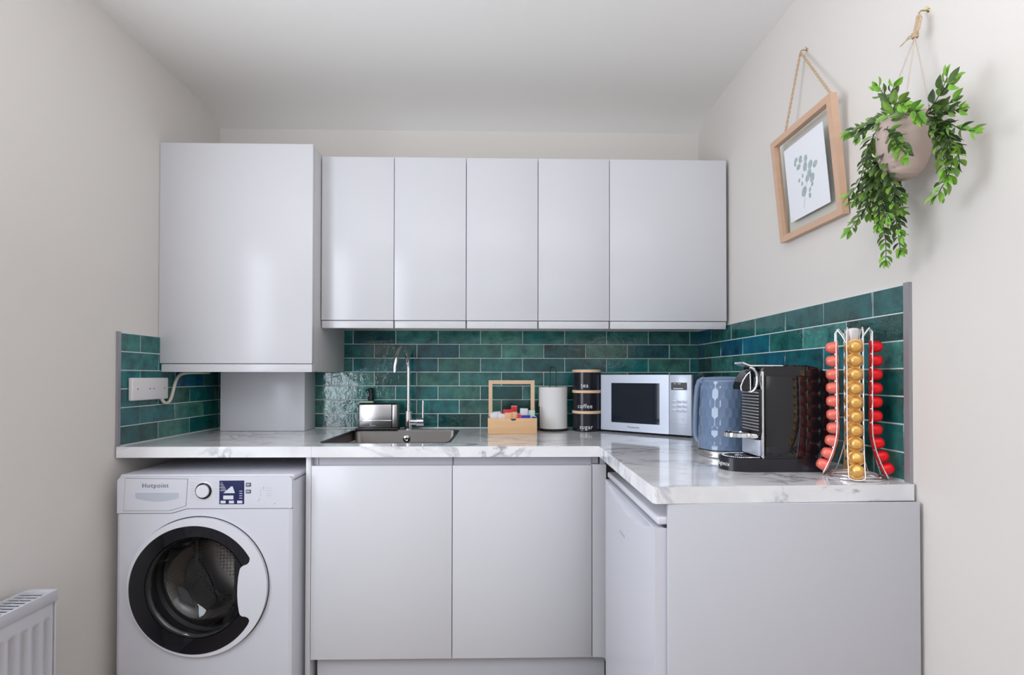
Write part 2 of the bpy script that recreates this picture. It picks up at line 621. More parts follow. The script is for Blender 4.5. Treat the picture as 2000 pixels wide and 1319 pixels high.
def splashback(name, label, parent, pt, a0, a1, rows, j_even, top_z, blue=()):
    """pt(a, z, d): a along the wall, d out of the wall from the tile face; j_even joint position of the rows of even index"""
    bm = bmesh.new()
    lay = bm.loops.layers.float_color.new('tint')
    g = 0.0017
    for r in range(rows):
        z0, z1 = ZT + r * TH + g, ZT + (r + 1) * TH - g
        j = j_even if r % 2 == 0 else j_even + TW / 2
        k0 = math.floor((a0 - j) / TW)
        k = k0
        while j + k * TW < a1 - 0.002:
            s, e = max(a0, j + k * TW + g), min(a1, j + (k + 1) * TW - g)
            if e - s > 0.006:
                tint = rnd.choice(PALETTE)
                if (r, k - k0) in blue:
                    tint = BLUE
                f_ = 1.05 + 0.8 * rnd.random()
                tint = [c * f_ for c in tint]
                dz = [rnd.uniform(-0.0006, 0.0006) for _ in range(4)]
                ins = 0.0012
                fr = [(s + ins, z0 + ins, dz[0]), (e - ins, z0 + ins, dz[1]), (e - ins, z1 - ins, dz[2]), (s + ins, z1 - ins, dz[3])]
                bk = [(s, z0), (e, z0), (e, z1), (s, z1)]
                fv = [bm.verts.new(pt(*p)) for p in fr]
                mv = [bm.verts.new(pt(p[0], p[1], -0.0012)) for p in bk]
                bv = [bm.verts.new(pt(p[0], p[1], -0.006)) for p in bk]
                fs = [bm.faces.new(fv)]
                for i in range(4):
                    i2 = (i + 1) % 4
                    fs.append(bm.faces.new((mv[i], mv[i2], fv[i2], fv[i])))
                    fs.append(bm.faces.new((bv[i], bv[i2], mv[i2], mv[i])))
                fs.append(bm.faces.new(bv[::-1]))
                for f in fs:
                    for l in f.loops:
                        l[lay] = (*tint, 1)
            k += 1
    o = link(name, bm, 'glazed_tile', parent, 0)
    o['label'] = label
    bm = bmesh.new()
    c = [pt(a0, 0.905, -0.0022), pt(a1, 0.905, -0.0022), pt(a1, top_z, -0.0022), pt(a0, top_z, -0.0022),
         pt(a0, 0.905, -0.0074), pt(a1, 0.905, -0.0074), pt(a1, top_z, -0.0074), pt(a0, top_z, -0.0074)]
    vs = [bm.verts.new(p) for p in c]
    for f in ((0, 1, 2, 3), (7, 6, 5, 4), (0, 4, 5, 1), (1, 5, 6, 2), (2, 6, 7, 3), (3, 7, 4, 0)):
        bm.faces.new([vs[i] for i in f])
    link('grout', bm, 'grout', o, 0)
    return o


splashback('tile_splashback', 'green glazed brick tiles behind the sink', wall_back,
           lambda a, z, d: Vector((a, -d, z)), XL + 0.001, XR - 0.001, 7, -0.7101 - 8 * TW, ZT + 7 * TH)
splashback('tile_splashback', 'green glazed brick tiles beside the socket', wall_left,
           lambda a, z, d: Vector((XL + d, a, z)), -0.629, -0.002, 6, -0.529 + TW / 2 - 4 * TW, ZT + 6 * TH, blue=((5, 2), (3, 2)))
splashback('tile_splashback', 'green and blue glazed brick tiles behind the coffee machine', wall_right,
           lambda a, z, d: Vector((XR - d, a, z)), -1.2715, -0.002, 7, -(0.1543 + 8 * TW), ZT + 7 * TH, blue=((6, 6), (5, 5), (5, 4), (5, 7), (4, 3)))
bm = B(XL - 0.0074, XL + 0.0015, -0.643, -0.630, ZT, ZT + 6 * TH + 0.003)
o = struct('trim_1', bm, 'trim_grey', 'grey edge trim at the front of the left tiles', wall_left, 0)
bm = B(XR - 0.0015, XR + 0.0074, -1.289, -1.2725, ZT - 0.002, ZT + 7 * TH + 0.003)
o = struct('trim_2', bm, 'trim_grey', 'grey edge trim at the front of the right tiles', wall_right, 0)

# ------------------------------------------------------------------ wall cabinets
ZB, ZTOP = 1.358, 2.0712
YC = -0.332


def wall_cabinet(label, xs, group):
    x0, x1 = xs[0], xs[-1]
    t = thing('wall_cabinet', label, 'cabinet', ((x0 + x1) / 2, -0.16, 1.387), group=group)
    link('carcass', B(x0 + 0.0015, x1 - 0.0015, YC + 0.022, -0.002, 1.387, ZTOP - 0.002), 'carcass_white', t, 0)
    for a, b_ in zip(xs, xs[1:]):
        d = link('door', B(a + 0.0013, b_ - 0.0013, YC, YC + 0.020, 1.391, ZTOP, 0.0012), 'gloss_white', t)
        link('handle_lip', B(a + 0.003, b_ - 0.003, YC + 0.004, YC + 0.020, ZB, 1.3885, 0.001), 'gloss_white', d)


X0 = -0.7473
wall_cabinet('gloss white two-door wall cabinet next to the tall boiler cupboard', [X0, X0 + 0.3, X0 + 0.6], 'wall cabinets over the worktop')
wall_cabinet('gloss white two-door wall cabinet in the middle of the row', [X0 + 0.6, X0 + 0.9, X0 + 1.2], 'wall cabinets over the worktop')
wall_cabinet('gloss white wall cabinet with one wide door, against the right wall', [X0 + 1.2, 0.949], 'wall cabinets over the worktop')

t = thing('boiler_cupboard', 'deep gloss white boiler cupboard over the boxing, left of the wall cabinets', 'cabinet', (-1.05, -0.2, 1.18))
link('carcass', B(-1.343, -0.7655, -0.400, -0.009, 1.188, 2.078), 'carcass_white', t, 0)
link('side_panel', B(-0.766, -0.7505, -0.402, -0.002, 1.176, 2.080, 0.001), 'carcass_white', t)
d = link('door', B(-1.357 + 0.006, -0.7505, -0.422, -0.402, 1.208, 2.082, 0.0015), 'gloss_white', t)
link('handle_lip', B(-1.342, -0.7525, -0.417, -0.402, 1.174, 1.2055, 0.001), 'gloss_white', d)

# boxing below it
tag(link('pipe_boxing', B(-1.263, -0.887, -0.135, -0.002, 0.911, 1.187, 0.001), 'gloss_white'),
    'gloss white box panel hiding pipes below the boiler cupboard', 'panel')

# ------------------------------------------------------------------ worktop, sink
ZW = 0.91
outer = [(XL, -0.001), (XR, -0.001), (XR, -1.300), (0.350, -1.3215), (0.3435, -1.318), (0.342, -1.310), (0.348, -0.647), (XL, -0.647)]
hole = rrect(-0.674, -0.196, -0.552, -0.108, 0.03)
tag(link('worktop', plate(outer, [hole], XY, 0.872, ZW), 'marble', None, 30),
    'L-shaped glossy white marble-effect worktop with grey veins', 'worktop')

wt = bpy.data.objects['worktop']
link('joint_seam', B(-0.6690, -0.6678, -0.6474, -0.600, 0.8722, 0.9102), 'faint_print', wt, 0)
t = thing('sink', 'stainless steel sink bowl set in the marble worktop', 'sink', (-0.435, -0.33, 0.74))


def rloop(bm, x0, x1, y0, y1, r, z):
    return [bm.verts.new((x, y, z)) for x, y in rrect(x0, x1, y0, y1, r)]


bm = bmesh.new()
x0, x1, y0, y1 = -0.674, -0.196, -0.552, -0.108
loops = [rloop(bm, x0 - .006, x1 + .006, y0 - .006, y1 + .006, .034, ZW + 0.0005), rloop(bm, x0 - .005, x1 + .005, y0 - .005, y1 + .005, .034, ZW + 0.0018),
         rloop(bm, x0 + .003, x1 - .003, y0 + .003, y1 - .003, .03, ZW + 0.0016), rloop(bm, x0 + .005, x1 - .005, y0 + .005, y1 - .005, .03, ZW - 0.004),
         rloop(bm, x0 + .012, x1 - .012, y0 + .012, y1 - .012, .032, 0.76), rloop(bm, x0 + .020, x1 - .020, y0 + .020, y1 - .020, .04, 0.742),
         rloop(bm, x0 + .045, x1 - .045, y0 + .045, y1 - .045, .04, 0.738)]
for a_, b_ in zip(loops, loops[1:]):
    n = len(a_)
    for k in range(n):
        bm.faces.new((a_[k], a_[(k + 1) % n], b_[(k + 1) % n], b_[k]))
bm.faces.new(loops[-1])
link('bowl', bm, 'sink_steel', t, 50)
bm = bmesh.new()
mt = Matrix.Translation((-0.432, -0.117, 0.873)) @ Matrix.Rotation(PI / 2, 4, 'X')
lathe(bm, [(0.0, 0.003), (0.006, 0.003), (0.007, 0.006), (0.012, 0.0045), (0.0165, 0.004), (0.017, 0.001), (0.017, 0)], n=32, mtx=mt)
link('overflow', bm, 'chrome', t)
bm = bmesh.new()
lathe(bm, [(0, 0.003), (0.02, 0.003), (0.024, 0.006), (0.038, 0.004), (0.04, 0.001)], c=(-0.435, -0.33, 0.738), n=40)
link('drain', bm, 'chrome', t)

t = thing('tap', 'tall chrome swan-neck kitchen tap behind the sink', 'tap', (-0.435, -0.055, ZW))
bm = bmesh.new()
lathe(bm, [(0, 0), (0.019, 0), (0.019, 0.003), (0.0175, 0.004), (0.0175, 0.084), (0.016, 0.086), (0, 0.086)], c=(-0.435, -0.055, ZW), n=32)
link('body', bm, 'chrome', t)
bm = bmesh.new()
pts = [(-0.435, -0.055, 0.99), (-0.435, -0.055, 1.10), (-0.435, -0.055, 1.195)]
for k in range(1, 19):
    a = PI * k / 18
    pts.append((-0.435 - 0.026 * k / 18, -0.055 - 0.092 * (1 - math.cos(a)), 1.195 + 0.092 * math.sin(a)))
pts.append((-0.461, -0.240, 1.174))
tube(bm, pts, 0.0092, 20)
link('spout', bm, 'chrome', t)
bm = bmesh.new()
mt = Matrix.Translation((-0.424, -0.055, 0.945)) @ Matrix.Rotation(PI / 2, 4, 'Y')
lathe(bm, [(0, 0), (0.016, 0), (0.016, 0.022), (0.0145, 0.024), (0.0145, 0.026), (0.0195, 0.028), (0.0195, 0.060), (0.018, 0.062), (0, 0.062)], n=32, mtx=mt)
link('cartridge', bm, 'chrome', t)
bm = bmesh.new()
tube(bm, [(-0.3675, -0.055, 0.958), (-0.3675, -0.055, 1.0), (-0.3665, -0.055, 1.044)], [0.0045, 0.0048, 0.0052], 14)
link('lever', bm, 'chrome', t)

# sink caddy, soap pump
t = thing('sink_tidy', 'black and steel sink tidy at the back left of the sink', 'sink tidy', (-0.565, -0.085, ZW))
bm = B(-0.662, -0.474, -0.128, -0.040, ZW + 0.002, ZW + 0.012, 0.003)
for k in range(7):
    box(bm, -0.655 + k * 0.025, -0.640 + k * 0.025, -0.130, -0.126, ZW + 0.004, ZW + 0.008)
link('tray', bm, 'black_plastic', t)
link('body', B(-0.655, -0.478, -0.108, -0.045, ZW + 0.011, 1.034, 0.008, 3), 'black_plastic', t)
link('front_panel', B(-0.649, -0.502, -0.113, -0.107, ZW + 0.014, 1.028, 0.002), 'brushed_steel', t)
link('side_band', B(-0.500, -0.477, -0.1135, -0.052, ZW + 0.013, 1.029, 0.004, 3), 'brushed_steel', t)
link('bar', B(-0.651, -0.501, -0.117, -0.112, 0.953, 0.9565, 0.0012), 'chrome', t)
bm = B(-0.598, -0.596, -0.1142, -0.113, 0.932, 0.944)
for k, w_ in enumerate((0.007, 0.004, 0.006)):
    box(bm, -0.594 + k * 0.0075, -0.594 + k * 0.0075 + w_ * 0.8, -0.1142, -0.113, 0.932, 0.9345 + 0.001 * (k % 2))
lo = link('lettering', bm, 'white_print', t, 0)
lo['label'] = 'small pale mark'
t = thing('soap_bottle', 'black soap pump bottle standing behind the sink tidy', 'bottle', (-0.618, -0.026, ZW))
bm = bmesh.new()
lathe(bm, [(0, 0), (0.020, 0), (0.021, 0.004), (0.021, 0.118), (0.016, 0.132), (0.012, 0.136), (0, 0.137)], c=(-0.618, -0.022, ZW), n=28)
link('bottle', bm, 'black_plastic', t)
bm = bmesh.new()
lathe(bm, [(0, 0.13), (0.013, 0.13), (0.0135, 0.150), (0.0105, 0.156), (0.010, 0.170), (0.0125, 0.172), (0.0125, 0.188), (0.009, 0.192), (0, 0.193)], c=(-0.618, -0.022, ZW), n=24)
tube(bm, [(-0.618, -0.022, 1.092), (-0.634, -0.028, 1.094), (-0.642, -0.031, 1.087)], 0.0038, 8)
link('pump', bm, 'black_plastic', t)
tag(link('sponge', B(-0.652, -0.590, -0.098, -0.072, 1.0345, 1.0435, 0.003), 'sponge_green'), 'small pale green sponge lying on the black sink tidy', 'sponge')

# ------------------------------------------------------------------ base units
YD = -0.632
t = thing('base_cabinet', 'gloss white two-door base cabinet under the sink', 'cabinet', (-0.175, -0.3, 0.0))
bm = bmesh.new()
box(bm, -0.675, 0.326, -0.605, -0.575, 0.800, 0.871)   # rail behind the grip channel
box(bm, -0.675, 0.326, -0.610, -0.02, 0.150, 0.166)
box(bm, -0.675, -0.657, -0.610, -0.02, 0.150, 0.868)
box(bm, 0.308, 0.326, -0.610, -0.02, 0.150, 0.868)
box(bm, -0.675, 0.326, -0.04, -0.02, 0.150, 0.70)
link('carcass', bm, 'satin_white', t, 0)
link('grip_rail', B(-0.669, 0.3257, -0.6065, -0.604, 0.826, 0.8715), 'satin_white', t, 0)
link('rail_gap', B(-0.1757, -0.1733, -0.6085, -0.604, 0.838, 0.8715), 'gap_dark', t, 0)
for a, b_ in ((-0.6746, -0.1746), (-0.1746, 0.3254)):
    link('door', B(a + 0.0012, b_ - 0.0012, YD, YD + 0.019, 0.1548, 0.8391, 0.0012), 'gloss_white', t)
link('plinth', B(-0.660, 0.376, -0.600, -0.582, 0.0, 0.141), 'satin_white', t, 0)
tag(link('end_panel', B(-0.693, -0.6758, YD + 0.002, -0.02, 0.0, 0.8715, 0.001), 'gloss_white'), 'narrow white end panel between washing machine and sink cabinet', 'panel')
t = thing('corner_post', 'white corner filler between sink cabinet and fridge', 'panel', (0.35, -0.62, 0.15))
bm = bmesh.new()
poly = [(0.3266, 0.842), (0.3266, 0.155), (0.362, 0.155), (0.370, 0.151), (0.373, 0.142), (0.376, 0.142), (0.376, 0.842)]
plate(poly, [], XZ, YD, YD + 0.019, bm)
link('face', bm, 'gloss_white', t)
link('grip_rail', B(0.3268, 0.352, -0.6065, -0.604, 0.843, 0.8715), 'satin_white', t, 0)
link('return', B(0.358, 0.376, YD + 0.019, -0.60, 0.142, 0.868), 'satin_white', t, 0)

# peninsula: fridge and end panel
t = thing('fridge', 'white under-counter fridge under the peninsula worktop', 'fridge', (0.65, -1.02, 0.0))
link('cabinet', B(0.392, 0.93, -1.300, -0.752, 0.02, 0.815, 0.004), 'appliance_white', t)
link('top', B(0.3565, 0.93, -1.3035, -0.750, 0.819, 0.838, 0.005, 3), 'appliance_trim', t)
# door with a scooped grip along its top edge
bm = bmesh.new()
ya, yb = -1.3035, -0.750
NY, NZ = 48, 56
za, zb_ = 0.03, 0.813
grid = []
for j in range(NZ + 1):
    row = []
    q = j / NZ
    z = za + (zb_ - za) * (1 - (1 - q) ** 2.2)
    for i in range(NY + 1):
        y = ya + (yb - ya) * i / NY
        s = (y - (ya + yb) / 2 + 0.005) / 0.232
        dep = 0.0
        if abs(s) < 1:
            zc = 0.806
            half = 0.026 * (1 - s * s) ** 0.7
            tt = (zc - z) / max(half, 1e-4)
            if -0.2 <= tt <= 1:
                dep = 0.019 * (1 - max(tt, 0) ** 2) * (1 - s ** 6)
        row.append(bm.verts.new((0.350 + dep, y, z)))
    grid.append(row)
for j in range(NZ):
    for i in range(NY):
        bm.faces.new((grid[j][i], grid[j][i + 1], grid[j + 1][i + 1], grid[j + 1][i]))
br = [bm.verts.new((0.386, yy, zz)) for yy, zz in ((ya, za), (yb, za), (yb, zb_), (ya, zb_))]
bm.faces.new(br)
bm.faces.new([grid[0][i] for i in range(NY + 1)][::-1] + [br[0], br[1]])
bm.faces.new([grid[NZ][i] for i in range(NY + 1)] + [br[2], br[3]])
bm.faces.new([grid[j][0] for j in range(NZ + 1)] + [br[3], br[0]])
bm.faces.new([grid[j][NY] for j in range(NZ + 1)][::-1] + [br[1], br[2]])
link('door', bm, 'appliance_white', t, 40)
link('hinge', B(0.372, 0.398, -1.304, -1.275, 0.8135, 0.8185), 'gap_dark', t, 0)
lo = link('badge', B(0.3492, 0.3502, -1.018, -0.956, 0.699, 0.707), 'faint_print', t, 0)
lo['label'] = 'small grey maker badge'
t = tag(link('end_panel', B(0.3765, 0.953, -1.3185, -1.306, 0.0, 0.8715, 0.001), 'satin_white'), 'wide white end panel of the peninsula below the marble worktop', 'panel')

# ------------------------------------------------------------------ washing machine
t = thing('washing_machine', 'white front-loading washing machine under the worktop', 'washing machine', (-1.005, -0.40, 0.0))
x0, x1, yf = -1.304, -0.7095, -0.700
bm = bmesh.new()
cx, cz = -1.030, 0.441
# front shell: rounded vertical corners
plate([(x0, -0.20), (x0, yf + 0.014), (x0 + 0.004, yf + 0.004), (x0 + 0.014, yf), (x0 + 0.014, -0.20)], [], XY, 0.03, 0.800, bm)
plate([(x1, -0.20), (x1, yf + 0.014), (x1 - 0.004, yf + 0.004), (x1 - 0.014, yf), (x1 - 0.014, -0.20)], [], XY, 0.03, 0.800, bm)
outl = [(x0 + 0.014, 0.03), (x1 - 0.014, 0.03), (x1 - 0.014, 0.7055), (-1.067, 0.7055), (-1.117, 0.6905), (x0 + 0.014, 0.6905)]
plate(outl, [circ(cx, cz, 0.19, 72)], XZ, yf, yf + 0.02, bm)
box(bm, x0 + 0.01, x1 - 0.01, -0.22, -0.20, 0.03, 0.80)
box(bm, x0 + 0.01, x1 - 0.01, yf + 0.02, -0.21, 0.03, 0.05)
link('body', bm, 'appliance_white', t, 30)
bm = plate([(x0 + 0.004, 0.693), (-1.1175, 0.693), (-1.0675, 0.708), (x1 - 0.004, 0.708), (x1 - 0.004, 0.806), (x1 - 0.012, 0.816), (x0 + 0.014, 0.816), (x0 + 0.004, 0.804)], [], XZ, yf - 0.001, yf + 0.018)
cp = link('control_panel', bm, 'appliance_white', t, 30)
link('top', B(x0, x1, yf + 0.012, -0.20, 0.8005, 0.821, 0.008, 3), 'appliance_white', t)
link('panel_gap', plate([(x0 + 0.003, 0.690), (-1.117, 0.690), (-1.067, 0.7053), (x1 - 0.003, 0.7053), (x1 - 0.003, 0.7085), (-1.0675, 0.7085), (-1.1175, 0.6935), (x0 + 0.003, 0.6935)], [], XZ, yf + 0.0012, yf + 0.012), 'line_grey', t, 0)
# soap drawer outline and recessed grip
dr = [(-1.279, 0.7005), (-1.124, 0.7005), (-1.069, 0.7165), (-1.063, 0.809), (-1.273, 0.812)]
ins = [(-1.2776, 0.7019), (-1.1243, 0.7019), (-1.0702, 0.7176), (-1.0645, 0.8076), (-1.2716, 0.8106)]
link('drawer_gap', plate(dr, [], XZ, yf - 0.0014, yf + 0.001), 'line_grey', t, 0)
dw = link('detergent_drawer', plate(ins, [], XZ, yf - 0.0022, yf + 0.001), 'appliance_white', t, 0)
bm = bmesh.new()
vs = []
for k in range(17):
    q = k / 16
    vs.append((-1.238 + 0.145 * q, 0.762 - 0.0 * q))
low = [(-1.238 + 0.145 * (1 - k / 16), 0.744 - 0.012 * math.sin(PI * k / 16)) for k in range(17)]
lo = link('grip', plate(vs + low, [], XZ, yf - 0.0026, yf), 'microwave_silver', dw, 0)
letters('lettering', 'Hotpoint', 0.0215, frame_mtx((-1.172, yf - 0.0026, 0.786), (1, 0, 0), (0, 0, 1)), 'grey_print', dw)
# dial
bm = bmesh.new()
mt = Matrix.Translation((-1.010, yf - 0.001, 0.768)) @ Matrix.Rotation(PI / 2, 4, 'X')
lathe(bm, [(0.0, 0.012), (0.0195, 0.012), (0.0215, 0.0105), (0.0220, 0.003), (0.0275, 0.002), (0.031, 0.0)], n=48, mtx=mt)
dl = link('dial', bm, 'appliance_trim', t)
bm = bmesh.new()
lathe(bm, [(0.0223, 0.0065), (0.0275, 0.0035), (0.0275, 0.0022), (0.0223, 0.003)], n=48, mtx=mt, close=True)
link('dial_ring', bm, 'black_satin', dl)
# display with sticker graphics
ds = link('display', B(-0.9575, -0.8745, yf - 0.002, yf, 0.7225, 0.8025), 'lcd_blue', t, 0)
bm = bmesh.new()
plate([(-0.944, 0.760), (-0.905, 0.760), (-0.913, 0.783), (-0.917, 0.783)], [], XZ, yf - 0.0026, yf - 0.001, bm)
box(bm, -0.944, -0.910, yf - 0.0026, yf - 0.001, 0.739, 0.752)
for k in range(3):
    box(bm, -0.953 + 0.028 * k, -0.936 + 0.028 * k, yf - 0.0026, yf - 0.001, 0.7255, 0.7345)
for k in range(6):
    box(bm, -0.955 + 0.003 * (k % 2), -0.932 - 0.003 * k, yf - 0.0026, yf - 0.001, 0.768 + 0.0052 * k, 0.7695 + 0.0052 * k)
for k in range(4):
    box(bm, -0.890, -0.880 , yf - 0.0026, yf - 0.001, 0.742 + 0.008 * k, 0.744 + 0.008 * k)
link('display_graphics', bm, 'appliance_trim', ds, 0)
for z in (0.788, 0.765):
    bt = link('button', B(-0.8685, -0.8515, yf - 0.003, yf, z - 0.006, z + 0.007, 0.001), 'grey_print', t)
    link('button_icon', B(-0.865, -0.856, yf - 0.0034, yf - 0.0028, z - 0.001, z + 0.002), 'appliance_trim', bt, 0)
bm = bmesh.new()
for k in range(4):
    box(bm, -0.822, -0.816, yf - 0.0016, yf - 0.0005, 0.776 - 0.0085 * k, 0.7775 - 0.0085 * k)
    box(bm, -0.800, -0.782, yf - 0.0016, yf - 0.0005, 0.776 - 0.0085 * k, 0.7772 - 0.0085 * k)
link('printed_legend', bm, 'faint_print', t, 0)
for sx in (-1.055, -0.975):
    bm = bmesh.new()
    for k in range(6):
        box(bm, sx, sx + 0.012, yf - 0.0016, yf - 0.0005, 0.745 + 0.010 * k, 0.7459 + 0.010 * k)
    link('dial_legend', bm, 'faint_print', t, 0)
bm = bmesh.new()
box(bm, -0.775, -0.767, yf - 0.0016, yf - 0.0005, 0.722, 0.7245)
link('capacity_mark', bm, 'faint_print', t, 0)
bm = bmesh.new()
for z in (0.7785, 0.7725):
    box(bm, -0.8105, -0.8075, yf - 0.0018, yf - 0.0005, z, z + 0.0016)
link('indicator_mark', bm, 'grey_print', t, 0)
bm = bmesh.new()
lathe(bm, [(0, 0.003), (0.005, 0.003), (0.0065, 0)], n=20, mtx=Matrix.Translation((-0.829, yf, 0.740)) @ Matrix.Rotation(PI / 2, 4, 'X'))
link('start_button', bm, 'appliance_trim', t)

# door: white ring with the black porthole bitten by the white grip
DC = (-1.024, 0.446)
BC = (-1.036, 0.436)
RB = 0.2165


def bite(r):
    """outline of the black ring with the grip cut at its right"""
    a_t = math.asin((0.543 - BC[1]) / r)
    a_b = math.asin((0.322 - BC[1]) / r)
    p = circ(BC[0], BC[1], r, 90, a_t, 2 * PI + a_b)
    # lower lobe, grip edge, upper lobe
    p += [(-0.848, 0.334), (-0.853, 0.343), (-0.862, 0.347), (-0.873, 0.348), (-0.880, 0.354), (-0.8835, 0.366), (-0.887, 0.39), (-0.889, 0.42), (-0.8885, 0.45), (-0.886, 0.48), (-0.882, 0.502),
          (-0.879, 0.511), (-0.870, 0.518), (-0.858, 0.522), (-0.850, 0.530)]
    return p


bite_poly = bite(RB)
dr = link('door', plate(circ(DC[0], DC[1], 0.2335, 96), [bite_poly], XZ, yf - 0.014, yf), 'appliance_trim', t, 30)
link('door_gap', plate(circ(DC[0], DC[1], 0.2365, 96), [circ(DC[0] + 0.0005, DC[1] - 0.0005, 0.2325, 96)], XZ, yf - 0.0010, yf + 0.001), 'gap_dark', t, 0)
bm = bmesh.new()
bmesh_ring = [(RB - 0.0005, 0), (RB + 0.007, 0), (RB + 0.004, 0.003), (RB + 0.001, 0.001)]
# black annulus (clipped by the white grip plate that covers its right side)
PC = (-1.030, 0.444)
RG = 0.168
plate(bite(RB + 0.0002), [[(x, z) for x, z in circ(PC[0], PC[1], RG, 72) if x < -0.895] ], XZ, yf - 0.0105, yf - 0.003, bm)
link('black_ring', bm, 'black_gloss', dr, 30)
# white grip plate filling behind the bite
bm = bmesh.new()
mt = Matrix.Translation((PC[0], yf - 0.004, PC[1])) @ Matrix.Rotation(-PI / 2, 4, 'X')
lathe(bm, [(0.172, 0.0), (0.166, 0.002), (0.160, 0.014), (0.150, 0.050), (0.132, 0.080), (0.085, 0.092), (0.0, 0.096)], n=64, mtx=mt)
link('glass_bowl', bm, 'smoked_glass', dr, 60)
bm = bmesh.new()
lathe(bm, [(0.166, 0.001), (0.168, -0.0065), (0.1705, -0.0065), (0.1705, 0.001)], n=64, mtx=mt, close=True)
bm2 = bmesh.new()
lathe(bm, [(0.192, 0.024), (0.178, 0.028), (0.176, 0.060), (0.185, 0.075), (0.176, 0.085), (0.180, 0.11), (0.235, 0.115), (0.235, 0.10), (0.192, 0.03)], n=64, mtx=mt)
bm2.free()
link('gasket', bm, 'gasket', t, 40)
# drum
bm = bmesh.new()
lathe(bm, [(0.180, 0.100), (0.190, 0.105), (0.228, 0.112), (0.236, 0.125), (0.236, 0.36), (0.22, 0.385), (0.12, 0.40), (0.0, 0.39)], n=64, mtx=mt)
dm = link('drum', bm, 'drum_steel', t, 40)
for a in (0.6, 0.6 + 2 * PI / 3, 0.6 + 4 * PI / 3):
    bm = bmesh.new()
    ca, sa = math.cos(a), math.sin(a)
    pts = []
    for k in range(9):
        q = k / 8
        rr_ = 0.236 - 0.045 * math.sin(PI * min(1, q * 1.1))
        pts.append((PC[0] + ca * (rr_ + 0.004), yf + 0.125 + 0.22 * q, PC[1] + sa * (rr_ + 0.004)))
    tube(bm, pts, [0.012, 0.020, 0.024, 0.025, 0.025, 0.025, 0.024, 0.020, 0.012], 12)
    link('lifter', bm, 'brushed_steel', dm)
bm = bmesh.new()
for a in (0.3, 0.3 + 2 * PI / 3, 0.3 + 4 * PI / 3):
    tube(bm, [(PC[0] + math.cos(a) * 0.03, yf + 0.375, PC[1] + math.sin(a) * 0.03), (PC[0] + math.cos(a + 0.3) * 0.12, yf + 0.378, PC[1] + math.sin(a + 0.3) * 0.12), (PC[0] + math.cos(a + 0.5) * 0.21, yf + 0.37, PC[1] + math.sin(a + 0.5) * 0.21)], [0.02, 0.015, 0.01], 10)
link('drum_rib', bm, 'brushed_steel', dm)
for fx in (x0 + 0.05, x1 - 0.05):
    for fy in (yf + 0.05, -0.26):
        bm = bmesh.new()
        lathe(bm, [(0, 0), (0.022, 0), (0.022, 0.012), (0.010, 0.014), (0.010, 0.034), (0, 0.034)], c=(fx, fy, 0), n=16)
        link('foot', bm, 'black_plastic', t)

# ------------------------------------------------------------------ radiator
t = thing('radiator', 'white panel radiator below the window on the left wall', 'radiator', (-1.28, -1.6, 0.1))
ry0, ry1 = -2.25, -1.0
bm = bmesh.new()
NYr = 280
prev = None
zz = [0.105, 0.115, 0.125, 0.140, 0.4865, 0.4895, 0.500, 0.535]
for i in range(NYr + 1):
    y = ry1 - 0.012 + (ry0 - ry1 + 0.012) * i / NYr
    ph = ((ry1 - y - 0.012) % 0.0335) / 0.0335
    g = 0.0035 * max(0, min(1, (0.5 - abs(ph - 0.5) - 0.20) / 0.10)) if (ry1 - y) > 0.012 else 0
    gm = [0, 0, 0, 1, 1, 0, 0, 0]
    cur = [bm.verts.new((-1.250 + 0.0 - g * k_ * 1.0 + 0.006, y, z)) for z, k_ in zip(zz, gm)]
    if prev:
        for a_, b_, c_, d_ in zip(prev, prev[1:], cur[1:], cur):
            bm.faces.new((a_, b_, c_, d_))
    prev = cur
link('front_panel', bm, 'radiator_white', t, 60)
link('back_panel', B(-1.322, -1.300, ry0, ry1 - 0.01, 0.10, 0.535, 0.003), 'radiator_white', t)
bm = B(-1.3245, -1.2435, ry1 - 0.006, ry1, 0.10, 0.560, 0.002)
link('end_cap', bm, 'radiator_white', t)
bm = bmesh.new()
box(bm, -1.2485, -1.240, ry0, ry1 + 0.001, 0.530, 0.5615, 0.002)
box(bm, -1.3245, -1.314, ry0, ry1 + 0.001, 0.545, 0.5615, 0.002)
k = 0
y = ry1 - 0.022
box(bm, -1.316, -1.246, ry1 - 0.024, ry1, 0.557, 0.5605)
while y > ry0 + 0.01:
    box(bm, -1.316, -1.246, y - 0.010, y - 0.005, 0.557, 0.5600)
    y -= 0.0165
link('top_grille', bm, 'radiator_white', t, 30)
link('grille_shade', B(-1.312, -1.252, ry0 + 0.01, ry1 - 0.02, 0.540, 0.544), 'gap_dark', t, 0)  # dark sheet standing in for the shade inside the grille slots
bm = B(-1.3515, -1.322, -1.10, -1.08, 0.2, 0.45)
link('bracket', bm, 'radiator_white', t, 0)

# ------------------------------------------------------------------ socket plate and cable
t = thing('blank_plate', 'white double wall plate with four screws on the left tiles', 'socket', (XL, -0.49, 1.07))
link('plate', B(XL + 0.0005, XL + 0.0165, -0.594, -0.394, 1.068, 1.151, 0.004, 3), 'plastic_white', t)
for y in (-0.568, -0.502, -0.480, -0.418):
    bm = bmesh.new()
    lathe(bm, [(0, 0.0015), (0.0028, 0.0015), (0.0034, 0)], n=14, mtx=Matrix.Translation((XL + 0.0165, y, 1.110)) @ Matrix.Rotation(PI / 2, 4, 'Y'))
    link('screw', bm, 'trim_grey', t)
bm = bmesh.new()
cp_ = [(-0.425, 1.072), (-0.418, 1.058), (-0.402, 1.050), (-0.382, 1.052), (-0.368, 1.066), (-0.358, 1.088), (-0.348, 1.115), (-0.336, 1.142), (-0.318, 1.160), (-0.295, 1.168), (-0.25, 1.172), (-0.17, 1.172), (-0.10, 1.173)]
pts = [(XL + 0.010, y, z) for y, z in cp_]
